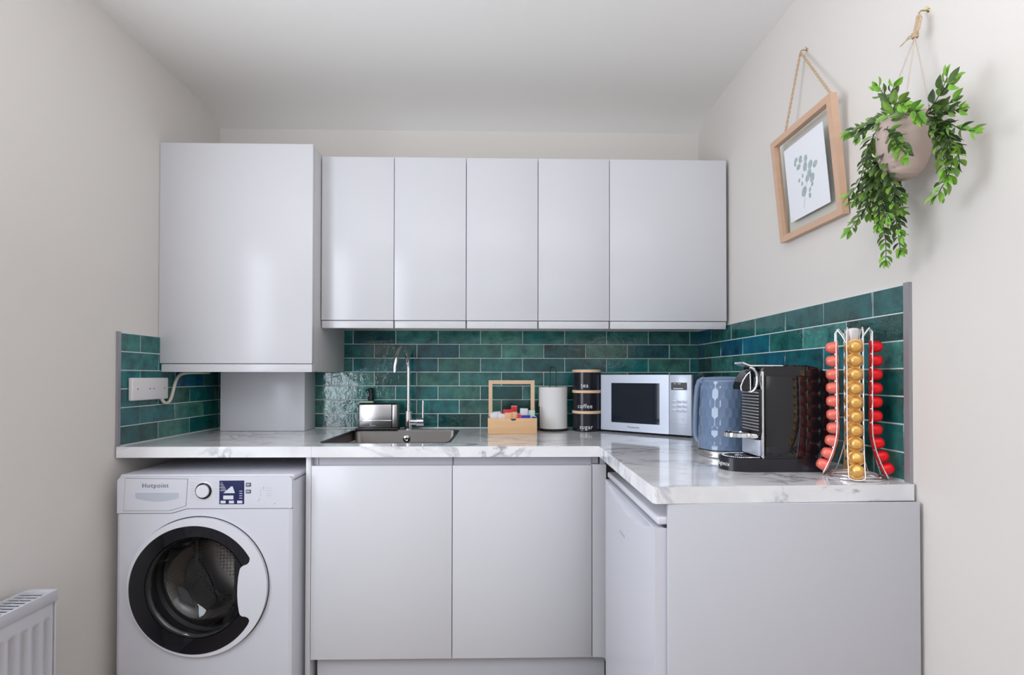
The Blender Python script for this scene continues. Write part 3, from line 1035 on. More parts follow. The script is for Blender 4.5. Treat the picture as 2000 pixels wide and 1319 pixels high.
# smooth
for _ in range(2):
    q = [pts[0]]
    for a_, b_ in zip(pts, pts[1:]):
        q.append(tuple(0.75 * s + 0.25 * e for s, e in zip(a_, b_)))
        q.append(tuple(0.25 * s + 0.75 * e for s, e in zip(a_, b_)))
    q.append(pts[-1])
    pts = q
tube(bm, pts, 0.0062, 10)
tag(link('cable', bm, 'cable_cream'), 'cream cable looping from the wall plate up to the boiler cupboard', 'cable')

# ------------------------------------------------------------------ tea box and its sachets
t = thing('tea_box', 'bamboo tea box with its glass lid open', 'box', (0.048, -0.18, ZW))
bx0, bx1, by0, by1, bz0, bz1 = -0.058, 0.154, -0.260, -0.105, ZW + 0.0005, 0.978
bm = bmesh.new()
w_ = 0.007
box(bm, bx0, bx1, by0, by0 + w_, bz0, bz1, 0.001)
box(bm, bx0, bx1, by1 - w_, by1, bz0, bz1 - 0.004)
box(bm, bx0, bx0 + w_, by0 + w_, by1 - w_, bz0, bz1)
box(bm, bx1 - w_, bx1, by0 + w_, by1 - w_, bz0, bz1)
box(bm, bx0 + w_, bx1 - w_, by0 + w_, by1 - w_, bz0, bz0 + 0.005)
link('body', bm, 'bamboo', t)
for xx in (0.012, 0.082):
    link('divider', B(xx - 0.0015, xx + 0.0015, by0 + w_, by1 - w_, bz0 + 0.005, 0.965), 'bamboo', t, 0)
lo = link('clasp_notch', plate([(0.052 + 0.0125 * math.cos(PI + PI * k / 16), 0.9755 + 0.008 * math.sin(PI + PI * k / 16)) for k in range(17)], [], XZ, by0 - 0.0008, by0 + 0.001), 'gap_dark', t, 0)
lid = link('lid', plate([(bx0, 0.972), (bx1 - 0.003, 0.972), (bx1 - 0.003, 1.140), (bx0, 1.140)], [[(bx0 + 0.017, 0.989), (bx1 - 0.020, 0.989), (bx1 - 0.020, 1.123), (bx0 + 0.017, 1.123)]], XZ, -0.134, -0.104), 'bamboo_light', t, 30)
link('lid_pane', B(bx0 + 0.016, bx1 - 0.019, -0.112, -0.109, 0.988, 1.124), 'clear_glass', lid, 0)
bm = bmesh.new()
lathe(bm, [(0, 0.006), (0.005, 0.005), (0.006, 0)], c=(0.050, -0.118, 1.140), n=16)
link('lid_catch', bm, 'black_metal', lid)


def sachet(label, cat, x, y, z0, z1, w_, m_, tilt=0.0, lean=0.0, d=0.006, top=None, grp='sachets in the tea box'):
    t_ = thing('sachet', label, cat, (x, y, z0), group=grp)
    rot = Matrix.Translation((x, y, z0)) @ Matrix.Rotation(tilt, 4, 'Y') @ Matrix.Rotation(-lean, 4, 'X')
    bm = bmesh.new()
    h = z1 - z0
    n = 6
    rows = []
    for j in range(n + 1):
        q = j / n
        th = d * 0.5 * (math.sin(PI * q) ** 0.5) + 0.0005
        rows.append([bm.verts.new(rot @ Vector((sx_ * w_ / 2, s * th * (0.25 if abs(sx_) == 1 else 1), q * h))) for s in (-1, 1) for sx_ in ((-1, -0.4, 0.4, 1) if s < 0 else (1, 0.4, -0.4, -1))])
    for a_, b_ in zip(rows, rows[1:]):
        for k in range(8):
            bm.faces.new((a_[k], a_[(k + 1) % 8], b_[(k + 1) % 8], b_[k]))
    bm.faces.new(rows[0][::-1])
    bm.faces.new(rows[-1])
    o_ = link('wrapper', bm, m_, t_, 50)
    if top:
        bm = bmesh.new()
        box(bm, -w_ / 2 * 0.99, w_ / 2 * 0.99, -d * 0.5 - 0.0012, d * 0.5 + 0.001, h * top[1], h * top[2], mtx=rot)
        link('printed_band', bm, top[0], o_, 0)
    return t_


zb0 = bz0 + 0.006
sachet('white paper sachet at the left end of the tea box', 'sachet', -0.036, -0.240, zb0, 0.999, 0.032, 'wrapper_white', 0.05, 0.1)
sachet('white paper sachet leaning behind the leftmost sachets in the tea box', 'sachet', -0.014, -0.205, zb0, 1.004, 0.034, 'wrapper_white', -0.08, -0.1)
sachet('crumpled white sachet between the left end and the orange sachets', 'sachet', -0.008, -0.238, zb0, 0.996, 0.030, 'wrapper_white', 0.12, 0.05)
sachet('orange and yellow sachet at the front of the tea box', 'sachet', 0.030, -0.242, zb0, 1.000, 0.030, 'wrapper_orange', 0.0, 0.1, top=('tape_yellow', 0.55, 0.72))
sachet('orange sachet with dark green print, right of the yellow-banded one', 'sachet', 0.052, -0.236, zb0, 1.002, 0.026, 'wrapper_orange', 0.05, 0.1, top=('stem_green', 0.45, 0.52))
sachet('bright red sachet behind the orange sachets', 'sachet', 0.028, -0.205, zb0, 1.012, 0.044, 'wrapper_red', 0.02, 0.05)
sachet('tall red-topped sachet sticking highest from the tea box', 'sachet', 0.054, -0.185, zb0, 1.027, 0.026, 'wrapper_orange', 0.03, 0.05, top=('wrapper_red', 0.78, 0.97))
sachet('dark red sachet between the orange and the mint sachets', 'sachet', 0.073, -0.240, zb0, 0.992, 0.018, 'wrapper_red', 0.05, 0.05)
sachet('white and mint sachet standing tall at the right of the tea box', 'sachet', 0.097, -0.212, zb0, 1.017, 0.034, 'wrapper_white', 0.03, 0.05, top=('wrapper_mint', 0.45, 0.66))
sachet('pale green sachet against the right wall of the tea box', 'sachet', 0.130, -0.202, zb0, 1.008, 0.030, 'wrapper_mint', 0.04, 0.05, top=('wrapper_white', 0.40, 0.72))
sachet('blue sachet lying low at the right front of the tea box', 'sachet', 0.106, -0.240, zb0, 0.989, 0.040, 'wrapper_blue', 0.0, 0.05)
sachet('blue and white sachet in the front right corner of the tea box', 'sachet', 0.136, -0.243, zb0, 0.986, 0.018, 'wrapper_white', 0.1, 0.0, top=('wrapper_blue', 0.80, 0.97))

# ------------------------------------------------------------------ kitchen roll
px, py = 0.2385, -0.098
t = thing('kitchen_roll_holder', 'black wire kitchen roll holder beside the tea box', 'kitchen roll holder', (px, py, ZW))
bm = bmesh.new()
lathe(bm, [(0, 0), (0.070, 0), (0.073, 0.002), (0.073, 0.005), (0.071, 0.007), (0, 0.007)], c=(px, py, ZW + 0.0005), n=48)
link('base', bm, 'black_metal', t)
bm = bmesh.new()
pts = [(px - 0.014, py, ZW + 0.006), (px - 0.014, py, 1.185)] + [(px - 0.014 * math.cos(a), py, 1.187 + 0.014 * math.sin(a)) for a in [PI * k / 10 for k in range(1, 10)]] + [(px + 0.014, py, 1.185), (px + 0.014, py, ZW + 0.006)]
tube(bm, pts, 0.0022, 8)
link('rod', bm, 'black_metal', t)
bm = bmesh.new()
tube(bm, [(0.174, -0.146, ZW + 0.002), (0.171, -0.150, ZW + 0.02), (0.171, -0.150, 1.016)], 0.0024, 8)
lathe(bm, [(0, -0.004), (0.003, -0.003), (0.004, 0), (0.003, 0.003), (0, 0.004)], c=(0.171, -0.150, 1.018), n=10)
link('side_arm', bm, 'black_metal', t)
bm = bmesh.new()
lathe(bm, [(0.019, 0), (0.0645, 0), (0.066, 0.002), (0.066, 0.188), (0.0645, 0.190), (0.019, 0.190)], c=(px, py, ZW + 0.009), n=56, close=True)
tag(link('kitchen_roll', bm, 'paper_white'), 'roll of white kitchen paper on the black holder', 'kitchen roll')

# ------------------------------------------------------------------ canisters
cxx, cyy, cr_ = 0.3905, -0.125, 0.0655
h = 0.0927
for k, (s, lab, uoff) in enumerate((('sugar', 'black sugar canister with bamboo lid, lowest of the stack', -0.001), ('coffee', 'black coffee canister with bamboo lid, middle of the stack', -0.007), ('tea', 'black tea canister with bamboo lid, topmost of the stack', -0.008))):
    z = ZW + 0.0005 + k * (h + 0.0001)
    t = thing('canister', lab, 'canister', (cxx, cyy, z), group='stacked black canisters')
    bm = bmesh.new()
    lathe(bm, [(0, 0), (cr_ - 0.004, 0), (cr_ - 0.0015, 0.003), (cr_ - 0.0015, 0.080), (0, 0.080)], c=(cxx, cyy, z), n=64)
    link('body', bm, 'black_satin', t)
    bm = bmesh.new()
    lathe(bm, [(0, 0.080), (cr_ - 0.001, 0.080), (cr_ + 0.0005, 0.082), (cr_ + 0.0005, h - 0.002), (cr_ - 0.001, h), (0, h)], c=(cxx, cyy, z), n=64)
    link('lid', bm, 'bamboo_light', t)
    # letters wrapped on the cylinder
    lt = letters('lettering', s, 0.027, Matrix(), 'white_print', t, ext=0.0004, sx=0.95)
    a0 = math.atan2(-2.35, -0.39) - 0.02 + uoff / cr_ * 1.0
    zc = 0.021
    off = OFF[t.name]
    for v in lt.data.vertices:
        a = a0 + v.co.x / cr_
        rr_ = cr_ - 0.0014 + (v.co.z + 0.0003)
        # lt vertices were shifted by -off on linking; undo
        X_, Y_, Z_ = v.co.x + off.x, v.co.y + off.y, v.co.z + off.z
        a = a0 + X_ / cr_
        rr_ = cr_ - 0.0013 + Z_
        v.co = Vector((rr_ * math.cos(a), rr_ * math.sin(a), zc + Y_))

# ------------------------------------------------------------------ microwave (own space: x along the front, y into the depth)
L = Vector((0.449, -0.160, 0)); Rr = Vector((0.763, -0.424, 0))
mw_dir = (Rr - L).normalized()
mw_w = (Rr - L).length
mw_a = math.atan2(mw_dir.y, mw_dir.x)
mz = 0.918
t = thing('microwave', 'silver microwave oven set at an angle in the corner', 'microwave', (L.x, L.y, ZW), mw_a, local=True)
D_ = 0.182
H0, H1 = 0.0095, 0.2555
link('casing', B(0.006, mw_w - 0.006, 0.020, D_, H0 + 0.004, H1 - 0.001, 0.004), 'microwave_side', t)
# front fascia
wl = mw_w * 0.772
dr = link('door', plate([(0.0, H0), (wl, H0), (wl, H1), (0, H1)], [rrect(0.052, wl - 0.040, H0 + 0.036, H1 - 0.036, 0.002)], XZ, 0.0, 0.020), 'microwave_silver', t, 30)
link('window', B(0.050, wl - 0.038, 0.004, 0.012, H0 + 0.034, H1 - 0.034), 'microwave_glass', dr, 0)
letters('lettering', 'Panasonic', 0.0125, frame_mtx((wl * 0.50, -0.0004, H0 + 0.019), (1, 0, 0), (0, 0, 1)), 'grey_print', dr)
pn = link('control_panel', B(wl + 0.001, mw_w, 0.0, 0.020, H0, H1, 0.002), 'microwave_silver', t)
ds = link('display', B(wl + 0.010, mw_w - 0.018, -0.0012, 0.001, H1 - 0.062, H1 - 0.032), 'black_plastic', pn, 0)
bm = bmesh.new()
box(bm, wl + 0.022, wl + 0.030, -0.0018, -0.001, H1 - 0.038, H1 - 0.036)
box(bm, wl + 0.038, wl + 0.050, -0.0018, -0.001, H1 - 0.038, H1 - 0.036)
box(bm, wl + 0.020, wl + 0.060, -0.0018, -0.001, H1 - 0.058, H1 - 0.055)
link('display_print', bm, 'white_print', pn, 0)
for r in range(3):
    for c in range(3):
        xx = wl + 0.012 + c * 0.0225
        z_ = H1 - 0.104 - r * 0.0185
        bt = link('button', B(xx, xx + 0.019, -0.0012, 0.001, z_ - 0.012, z_, 0.0005), 'microwave_silver', pn)
        link('button_legend', B(xx + 0.002, xx + 0.016, -0.0018, -0.0008, z_ - 0.0085, z_ - 0.0035), 'faint_print', bt, 0)
bm = bmesh.new()
box(bm, wl + 0.006, mw_w - 0.012, -0.0006, 0.001, H0 + 0.044, H0 + 0.0452)
for c in range(2):
    box(bm, wl + 0.026 + 0.03 * c, wl + 0.034 + 0.03 * c, -0.0008, 0.001, H0 + 0.062, H0 + 0.066)
link('panel_line', bm, 'faint_print', pn, 0)
for fx in (0.03, mw_w - 0.03):
    for fy in (0.035, D_ - 0.02):
        bm = bmesh.new()
        lathe(bm, [(0, 0), (0.010, 0), (0.011, 0.012), (0, 0.013)], c=(fx, fy, 0.0005), n=16)
        link('foot', bm, 'black_plastic', t)

# ------------------------------------------------------------------ kettle
kx, ky = 0.702, -0.868
t = thing('kettle', 'grey-blue kettle with dimpled honeycomb body left of the coffee machine', 'kettle', (kx, ky, ZW))
bm = bmesh.new()
lathe(bm, [(0, 0), (0.077, 0), (0.0795, 0.003), (0.0795, 0.018), (0.077, 0.021), (0, 0.021)], c=(kx, ky, ZW + 0.0005), n=64)
link('base', bm, 'brushed_steel', t)
bm = bmesh.new()
lathe(bm, [(0, 0), (0.0775, 0), (0.0775, 0.003), (0, 0.003)], c=(kx, ky, ZW + 0.0215), n=64)
link('base_gap', bm, 'black_plastic', t)
bm = bmesh.new()
NA, NH = 260, 110
zlo, zhi = ZW + 0.0245, 1.150
rows = []
RW, ncol = 0.0285, 24     # hex row pitch, columns


def hexdist(a, z):
    """distance to the nearest cell centre, in cell units"""
    best = 9
    ca = 2 * PI / ncol
    jr = z / RW
    for j in (math.floor(jr) - 1, math.floor(jr), math.floor(jr) + 1, math.floor(jr) + 2):
        off = 0.5 if j % 2 else 0
        i = round(a / ca - off)
        for ii in (i - 1, i, i + 1):
            dx = (a - (ii + off) * ca) * 0.075 / 0.0112
            dz = (z - j * RW) / 0.0195
            d_ = dx * dx + dz * dz
            best = min(best, d_)
    return math.sqrt(best)


for j in range(NH + 1):
    q = j / NH
    z = zlo + (zhi - zlo) * q
    r_ = 0.0785 - 0.0095 * q ** 1.6 + 0.001 * math.sin(PI * q)
    if q > 0.97:
        r_ -= 0.004 * ((q - 0.97) / 0.03) ** 2
    edge = max(0, min(1, (q - 0.01) / 0.05)) * max(0, min(1, (0.95 - q) / 0.05))
    row = []
    for i in range(NA):
        a = 2 * PI * i / NA
        d_ = hexdist(a, z - zlo)
        rr_ = r_ - 0.0015 * max(0, 1 - (d_ / 1.08) ** 2) * edge
        row.append(bm.verts.new((kx + rr_ * math.cos(a), ky + rr_ * math.sin(a), z)))
    rows.append(row)
for a_, b_ in zip(rows, rows[1:]):
    for k in range(NA):
        bm.faces.new((a_[k], a_[(k + 1) % NA], b_[(k + 1) % NA], b_[k]))
bm.faces.new(rows[0][::-1])
bm.faces.new(rows[-1])
link('body', bm, 'kettle_blue', t, 80)
bm = bmesh.new()
lathe(bm, [(0, 0), (0.064, 0), (0.066, 0.002), (0.062, 0.006), (0.03, 0.009), (0, 0.010)], c=(kx, ky, 1.1495), n=56)
link('lid', bm, 'kettle_grey', t)
bm = bmesh.new()
hd = Vector((-0.60, 0.80, 0))
hc = Vector((kx, ky, 0))
pts = [hc + hd * r_ + Vector((0, 0, z)) for r_, z in ((0.058, 1.146), (0.074, 1.148), (0.086, 1.142), (0.093, 1.125), (0.098, 1.090), (0.101, 1.040), (0.102, 0.995), (0.101, 0.965), (0.094, 0.948), (0.078, 0.944))]
tube(bm, pts, [0.009, 0.010, 0.010, 0.0095, 0.009, 0.009, 0.009, 0.009, 0.009, 0.009], 14)
link('handle', bm, 'kettle_grey', t, 60)
bm = bmesh.new()
sd = -hd
pts = [hc + sd * r_ + Vector((0, 0, z)) for r_, z in ((0.060, 1.120), (0.074, 1.135), (0.086, 1.148))]
tube(bm, pts, [0.022, 0.016, 0.012], 14)
link('spout', bm, 'kettle_blue', t, 60)
bm = bmesh.new()
for k in range(4):
    a = math.atan2(-1.55, -0.70) - 0.62 + k * 0.055
    mt = Matrix.Translation((kx, ky, ZW)) @ Matrix.Rotation(a, 4, 'Z')
    box(bm, 0.0794, 0.0800, -0.0012, 0.0012, 0.007, 0.0135 if k % 2 else 0.011, mtx=mt)
lo = link('lettering', bm, 'grey_print', t, 0)
lo['label'] = 'small dark maker mark'

# ------------------------------------------------------------------ coffee machine
cf = thing('coffee_machine', 'glossy black pod coffee machine with chrome lever beside the kettle', 'coffee machine', (0.72, -1.09, ZW))
ya, yb = -1.150, -1.040
ym = (ya + yb) / 2
bm = bmesh.new()
base = [(0.845, yb), (0.655, yb)] + [(0.652 + 0.062 * math.cos(a), ym + 0.055 * math.sin(a)) for a in [PI / 2 + PI * k / 24 for k in range(1, 24)]] + [(0.655, ya), (0.845, ya)]
plate(base, [], XY, ZW + 0.0005, 0.9445, bm)
link('base', bm, 'black_satin', cf, 40)
# body block, rounded at the top rear
prof = [(0.681, 0.9455), (0.850, 0.9455), (0.853, 0.960), (0.853, 1.140), (0.850, 1.158), (0.842, 1.172), (0.828, 1.1815), (0.805, 1.1850), (0.681, 1.1850)]
link('body', plate(prof, [], XZ, ya, yb), 'black_gloss', cf, 40)
bm = bmesh.new()
box(bm, 0.685, 0.790, ya - 0.0035, ya, 0.951, 1.160, 0.0018)
link('side_panel', bm, 'black_gloss', cf)
link('front_edge', B(0.6770, 0.6815, ya - 0.001, ya + 0.006, 0.9455, 1.172, 0.001), 'chrome', cf)
# grille front
bm = B(0.672, 0.682, ya + 0.006, yb - 0.010, 1.004, 1.125, 0.003)
gr = link('grille', bm, 'black_plastic', cf)
bm = bmesh.new()
for k in range(13):
    box(bm, 0.6700, 0.674, ya + 0.008, yb - 0.012, 1.016 + k * 0.0082, 1.0195 + k * 0.0082, 0.001)
link('grille_fin', bm, 'trim_grey', gr)
# capsule head: black wedge with a chrome hoop and lever on top
bm = plate([(0.678, 1.125), (0.652, 1.122), (0.636, 1.124), (0.636, 1.134), (0.644, 1.156), (0.658, 1.174), (0.681, 1.180)], [], XZ, ym - 0.022, ym + 0.022)
link('head', bm, 'black_gloss', cf, 40)
bm = bmesh.new()
hy = ym - 0.026
pts = [(0.661 + 0.019 * math.cos(a), hy, 1.150 + 0.032 * math.sin(a)) for a in [-1.9 + 3.6 * k / 22 for k in range(23)]]
tube(bm, pts, [0.0022 + 0.0035 * math.sin(PI * k / 22) for k in range(23)], 10)
pts = [(0.637, hy, 1.120), (0.635, hy, 1.132), (0.641, hy, 1.148), (0.650, hy, 1.162), (0.660, hy, 1.171)]
tube(bm, pts, 0.0018, 8)
tube(bm, [(0.660, hy, 1.168), (0.661, hy, 1.145), (0.661, hy, 1.122)], 0.0014, 8)
link('head_ring', bm, 'chrome', cf, 60)
bm = bmesh.new()
lp = [(0.641, 1.1935), (0.652, 1.189), (0.662, 1.1855), (0.70, 1.1865), (0.755, 1.1865)]
lq = [(0.755, 1.1890), (0.70, 1.1895), (0.662, 1.1895), (0.652, 1.1930), (0.642, 1.1975)]
plate(lp + lq, [], XZ, ya + 0.030, yb - 0.030, bm)
link('lever', bm, 'chrome', cf, 50)
link('rear_lid', plate([(0.757, 1.1852), (0.805, 1.1852), (0.828, 1.1817), (0.826, 1.1840), (0.803, 1.1880), (0.757, 1.1895)], [], XZ, ya + 0.016, yb - 0.016), 'black_gloss', cf, 50)
link('drip_box', B(0.671, 0.681, ya + 0.008, yb - 0.010, 0.950, 0.992, 0.002), 'microwave_silver', cf)
# folding cup support
bm = bmesh.new()
sc_ = (0.636, ym)
pts = [(sc_[0] + 0.036 * math.cos(a), sc_[1] + 0.038 * math.sin(a)) for a in [2 * PI * k / 40 for k in range(40)]]
plate(pts, [[(sc_[0] + 0.030 * math.cos(a), sc_[1] + 0.032 * math.sin(a)) for a in [2 * PI * k / 40 for k in range(40)]]], XY, 0.998, 1.0085, bm)
box(bm, 0.655, 0.679, ya + 0.012, yb - 0.020, 0.996, 1.0085, 0.003)
cs = link('cup_support', bm, 'chrome', cf, 40)
bm = bmesh.new()
for i in range(-4, 5):
    hw = 0.034 * math.sqrt(max(0, 1 - (i * 0.0082 / 0.037) ** 2))
    if hw > 0.006:
        box(bm, sc_[0] - hw * 0.9, sc_[0] + hw * 0.9, sc_[1] + i * 0.0082 - 0.0015, sc_[1] + i * 0.0082 + 0.0015, 1.003, 1.0065)
link('support_grid', bm, 'chrome', cs, 0)
bm = bmesh.new()
sc_ = (0.640, ym)
gp = [(0.678, ym - 0.048), (0.678, ym + 0.048)] + [(0.640 + 0.044 * math.cos(a), ym + 0.048 * math.sin(a)) for a in [PI / 2 + PI * k / 24 for k in range(25)]]
plate(gp, [], XY, 0.9450, 0.9462, bm)
dg = link('drip_tray', bm, 'black_plastic', cf, 30)
bm = bmesh.new()
for k in range(25):
    a = PI / 2 + PI * k / 24
    lathe(bm, [(0, 0.0022), (0.0016, 0.0018), (0.0022, 0)], c=(0.640 + 0.040 * math.cos(a), ym + 0.043 * math.sin(a), 0.9462), n=8)
for k in range(8):
    for s in (-1, 1):
        lathe(bm, [(0, 0.0022), (0.0016, 0.0018), (0.0022, 0)], c=(0.644 + 0.0045 * k, ym + s * 0.043, 0.9462), n=8)
link('tray_studs', bm, 'chrome', dg)
bm = bmesh.new()
lathe(bm, [(0, 0.004), (0.004, 0.004), (0.009, 0.001), (0.010, 0)], c=(0.640, ym, 0.9462), n=20)
link('tray_boss', bm, 'chrome', dg)
lt = letters('lettering', 'Magimix', 0.0155, Matrix(), 'white_print', cf, ext=0.0003, sx=0.95)
off = OFF[cf.name]
for v in lt.data.vertices:
    X_, Y_, Z_ = v.co.x + off.x, v.co.y + off.y, v.co.z + off.z
    a = PI + X_ / 0.061 + 0.18
    p = Vector((0.652 + (0.0622 + Z_) * math.cos(a), ym + (0.0552 + Z_) * math.sin(a), 0.927 + Y_))
    v.co = p - off

# ------------------------------------------------------------------ capsule stand and capsules
rx, ry = 0.874, -1.214
dirs = {'front': Vector((-0.50, -0.866, 0)), 'left': Vector((-0.866, 0.50, 0)), 'right': Vector((0.866, -0.50, 0)), 'rear': Vector((0.50, 0.866, 0))}
t = thing('capsule_stand', 'chrome wire capsule stand at the front corner of the worktop', 'capsule stand', (rx, ry, ZW))
# radius of the wires along the height
def rz(z):
    q = (z - ZW) / 0.37
    if q < 0.33:
        return 0.030 + 0.034 * ((0.33 - q) / 0.33) ** 1.8
    return 0.030 + 0.002 * (q - 0.33)


bm = bmesh.new()
for r_ in (0.062, 0.052):
    tube(bm, [(rx + r_ * math.cos(2 * PI * k / 40), ry + r_ * math.sin(2 * PI * k / 40), ZW + (0.003 if r_ > 0.06 else 0.009)) for k in range(40)], 0.0024, 8, closed=True)
for k in range(4):
    a = PI / 4 + k * PI / 2
    tube(bm, [(rx, ry, ZW + 0.012), (rx + 0.055 * math.cos(a), ry + 0.055 * math.sin(a), ZW + 0.005)], 0.002, 8)
link('base_ring', bm, 'chrome', t, 60)
bm = bmesh.new()
tube(bm, [(rx, ry, ZW + 0.008), (rx, ry, 1.262)], 0.0055, 14)
link('pole', bm, 'chrome', t, 60)
bm = bmesh.new()
lathe(bm, [(0, -0.022), (0.009, -0.022), (0.0135, 0.004), (0.0135, 0.012), (0.010, 0.0165), (0, 0.018)], c=(rx, ry, 1.262), n=28)
link('cap', bm, 'plastic_white', t)
for kd in list(dirs.values()) + [Vector((0.966, 0.259, 0)), Vector((-0.259, 0.966, 0))]:
    side = Vector((-kd.y, kd.x, 0))
    bm = bmesh.new()
    for s in (-1, 1):
        pts = []
        for k in range(26):
            z = 1.268 - (1.268 - ZW - 0.010) * k / 25
            pts.append(Vector((rx, ry, z)) + kd * (rz(z) + 0.006) + side * s * 0.0165)
        pts = [Vector((rx, ry, 1.235)) + kd * 0.010 + side * s * 0.006, Vector((rx, ry, 1.262)) + kd * 0.022 + side * s * 0.011, Vector((rx, ry, 1.278)) + kd * 0.032 + side * s * 0.0155] + pts
        tube(bm, pts, 0.0018, 8)
    b0 = pts[-1]
    arc = []
    for k in range(9):
        a = PI * k / 8
        z = ZW + 0.010 - 0.007 * math.sin(a)
        arc.append(Vector((rx, ry, z)) + kd * (rz(ZW + 0.010) + 0.006 + 0.003 * math.sin(a)) + side * 0.0165 * math.cos(a))
    tube(bm, arc, 0.0016, 8)
    link('wire_rail', bm, 'chrome', t, 60)


def capsule_mesh():
    bm = bmesh.new()
    lathe(bm, [(0.0, 0.0), (0.0175, 0.0), (0.0183, 0.0006), (0.0178, 0.0014), (0.0152, 0.0018), (0.0146, 0.010), (0.0128, 0.0195), (0.0108, 0.0235), (0.0068, 0.0262), (0.0040, 0.0268), (0.0, 0.0262)], n=28)
    me = bpy.data.meshes.new('coffee_capsule')
    bmesh.ops.recalc_face_normals(bm, faces=bm.faces)
    bm.to_mesh(me)
    bm.free()
    me.polygons.foreach_set('use_smooth', [True] * len(me.polygons))
    me.set_sharp_from_angle(angle=R(40))
    return me


ordn = ['topmost', 'second from the top', 'third from the top', 'fourth from the top', 'fifth from the top', 'fifth from the bottom', 'fourth from the bottom', 'third from the bottom', 'second from the bottom', 'lowest']
meshes = {}
base_me = capsule_mesh()
for nm_, mt_ in (('front', 'pod_gold'), ('left', 'pod_coral'), ('right', 'pod_red'), ('rear', 'pod_gold')):
    me = base_me.copy()
    me.materials.append(MAT[mt_])
    meshes[nm_] = me
words = {'front': ('gold', 'front'), 'left': ('coral red', 'left'), 'right': ('bright red', 'right'), 'rear': ('gold', 'rear')}
for nm_ in ('front', 'left', 'right', 'rear'):
    kd = dirs[nm_]
    for k in range(10):
        z = 1.232 - 0.0338 * k
        dr_ = (rz(z + 0.004) - rz(z - 0.004)) / 0.008
        if k == 9:
            z += 0.004
        tang = Vector((kd.x * dr_, kd.y * dr_, 1)).normalized()
        axis = (kd - tang * kd.dot(tang)).normalized()
        o = bpy.data.objects.new('coffee_capsule', meshes[nm_])
        COL.objects.link(o)
        o.location = Vector((rx, ry, z)) + kd * (rz(z) + 0.0015)
        o.rotation_euler = axis.to_track_quat('Z', 'Y').to_euler()
        c_, s_ = words[nm_]
        o['label'] = f'{c_} coffee capsule, {ordn[k]} in the {s_} column of the stand'
        o['category'] = 'coffee capsule'
        o['group'] = f'{c_} capsules in the {s_} column'

# ------------------------------------------------------------------ picture frame (leans out at its top)
t = thing('picture_frame', 'light wood picture frame with a leaf print hung by twine', 'picture frame', (0.95, -0.93, 1.60))
TL, TR_, BR, BL = at(1508, 276, 0.905), at(1629, 176, 0.905), at(1637, 425, 0.938), at(1520, 475, 0.938)
TR_.z = (TR_.z + TL.z) / 2; TL.z = TR_.z
BR.z = (BR.z + BL.z) / 2; BL.z = BR.z
yl, yr = (TL.y + BL.y) / 2, (TR_.y + BR.y) / 2
Hh = TL.z - BL.z
fx_t, fx_b = 0.905, 0.938
lean = math.atan2(fx_b - fx_t, Hh)
FM = Matrix.Translation((fx_b, yl, BL.z)) @ Matrix.Rotation(-lean, 4, 'Y') @ frame_mtx((0, 0, 0), (0, -1, 0), (0, 0, 1))
FW = yl - yr
FH = Hh / math.cos(lean)


def fm(a, b_, d_):
    return FM @ Vector((a, b_, d_))


# in FM: x along the width, y up, z out towards the room
s = 0.020
bm = plate([(0, 0), (FW, 0), (FW, FH), (0, FH)], [[(s, s), (FW - s, s), (FW - s, FH - s), (s, FH - s)]], fm, -0.020, 0.0)
fr = link('frame', bm, 'frame_wood', t, 30)
for nm_, d0 in (('glass', -0.007),):
    link('glass_pane', plate([(s - 0.002, s - 0.002), (FW - s + 0.002, s - 0.002), (FW - s + 0.002, FH - s + 0.002), (s - 0.002, FH - s + 0.002)], [], fm, -0.013, -0.0115), 'picture_glass', fr, 0)
c0, c1, d0, d1 = 0.056, FW - 0.058, 0.052, FH - 0.052
pr = link('print_card', plate([(c0, d0), (c1, d0), (c1, d1), (c0, d1)], [], fm, -0.0112, -0.0100), 'card_white', t, 0)
bm = bmesh.new()
lv = [(0.30, 0.84, 11, 0.4), (0.44, 0.80, 14, 1.2), (0.36, 0.70, 13, 0.2), (0.60, 0.76, 13, 1.4), (0.56, 0.64, 16, 1.1), (0.72, 0.62, 16, 0.9), (0.86, 0.58, 14, 0.6), (0.68, 0.50, 15, 1.5), (0.60, 0.44, 15, 0.8), (0.74, 0.40, 17, 1.0),
      (0.34, 0.48, 8, 1.0), (0.46, 0.52, 8, 1.4), (0.42, 0.40, 8, 1.2), (0.46, 0.26, 19, 0.9), (0.64, 0.24, 9, 1.1), (0.62, 0.15, 10, 1.6), (0.72, 0.30, 8, 0.7), (0.26, 0.78, 9, 2.0)]
cw, ch = c1 - c0, d1 - d0
for u_, v_, r_, a_ in lv:
    r_ = r_ / 1180.0
    c_ = (c0 + cw * (0.06 + u_ * 0.80), d0 + ch * (0.10 + v_ * 0.80))
    pts = []
    for k in range(16):
        q = 2 * PI * k / 16
        x_, y_ = r_ * math.cos(q), r_ * 0.72 * math.sin(q)
        pts.append((c_[0] + x_ * math.cos(a_) - y_ * math.sin(a_), c_[1] + x_ * math.sin(a_) + y_ * math.cos(a_)))
    plate(pts, [], fm, -0.0101, -0.0097 + rnd.random() * 0.0002, bm)
link('leaf_print', bm, 'leaf_print', pr, 0)
bm = bmesh.new()
st = [(0.40, 0.02), (0.46, 0.16), (0.54, 0.34), (0.62, 0.50), (0.58, 0.66), (0.48, 0.78), (0.34, 0.84)]
tube(bm, [fm(c0 + cw * (0.06 + a_ * 0.80), d0 + ch * (0.08 + 0.82 * b_), -0.0098) for a_, b_ in st], 0.0006, 5)
link('stem_print', bm, 'leaf_print', pr, 0)
HK = Vector((0.944, -0.885, 2.178))
bm = bmesh.new()


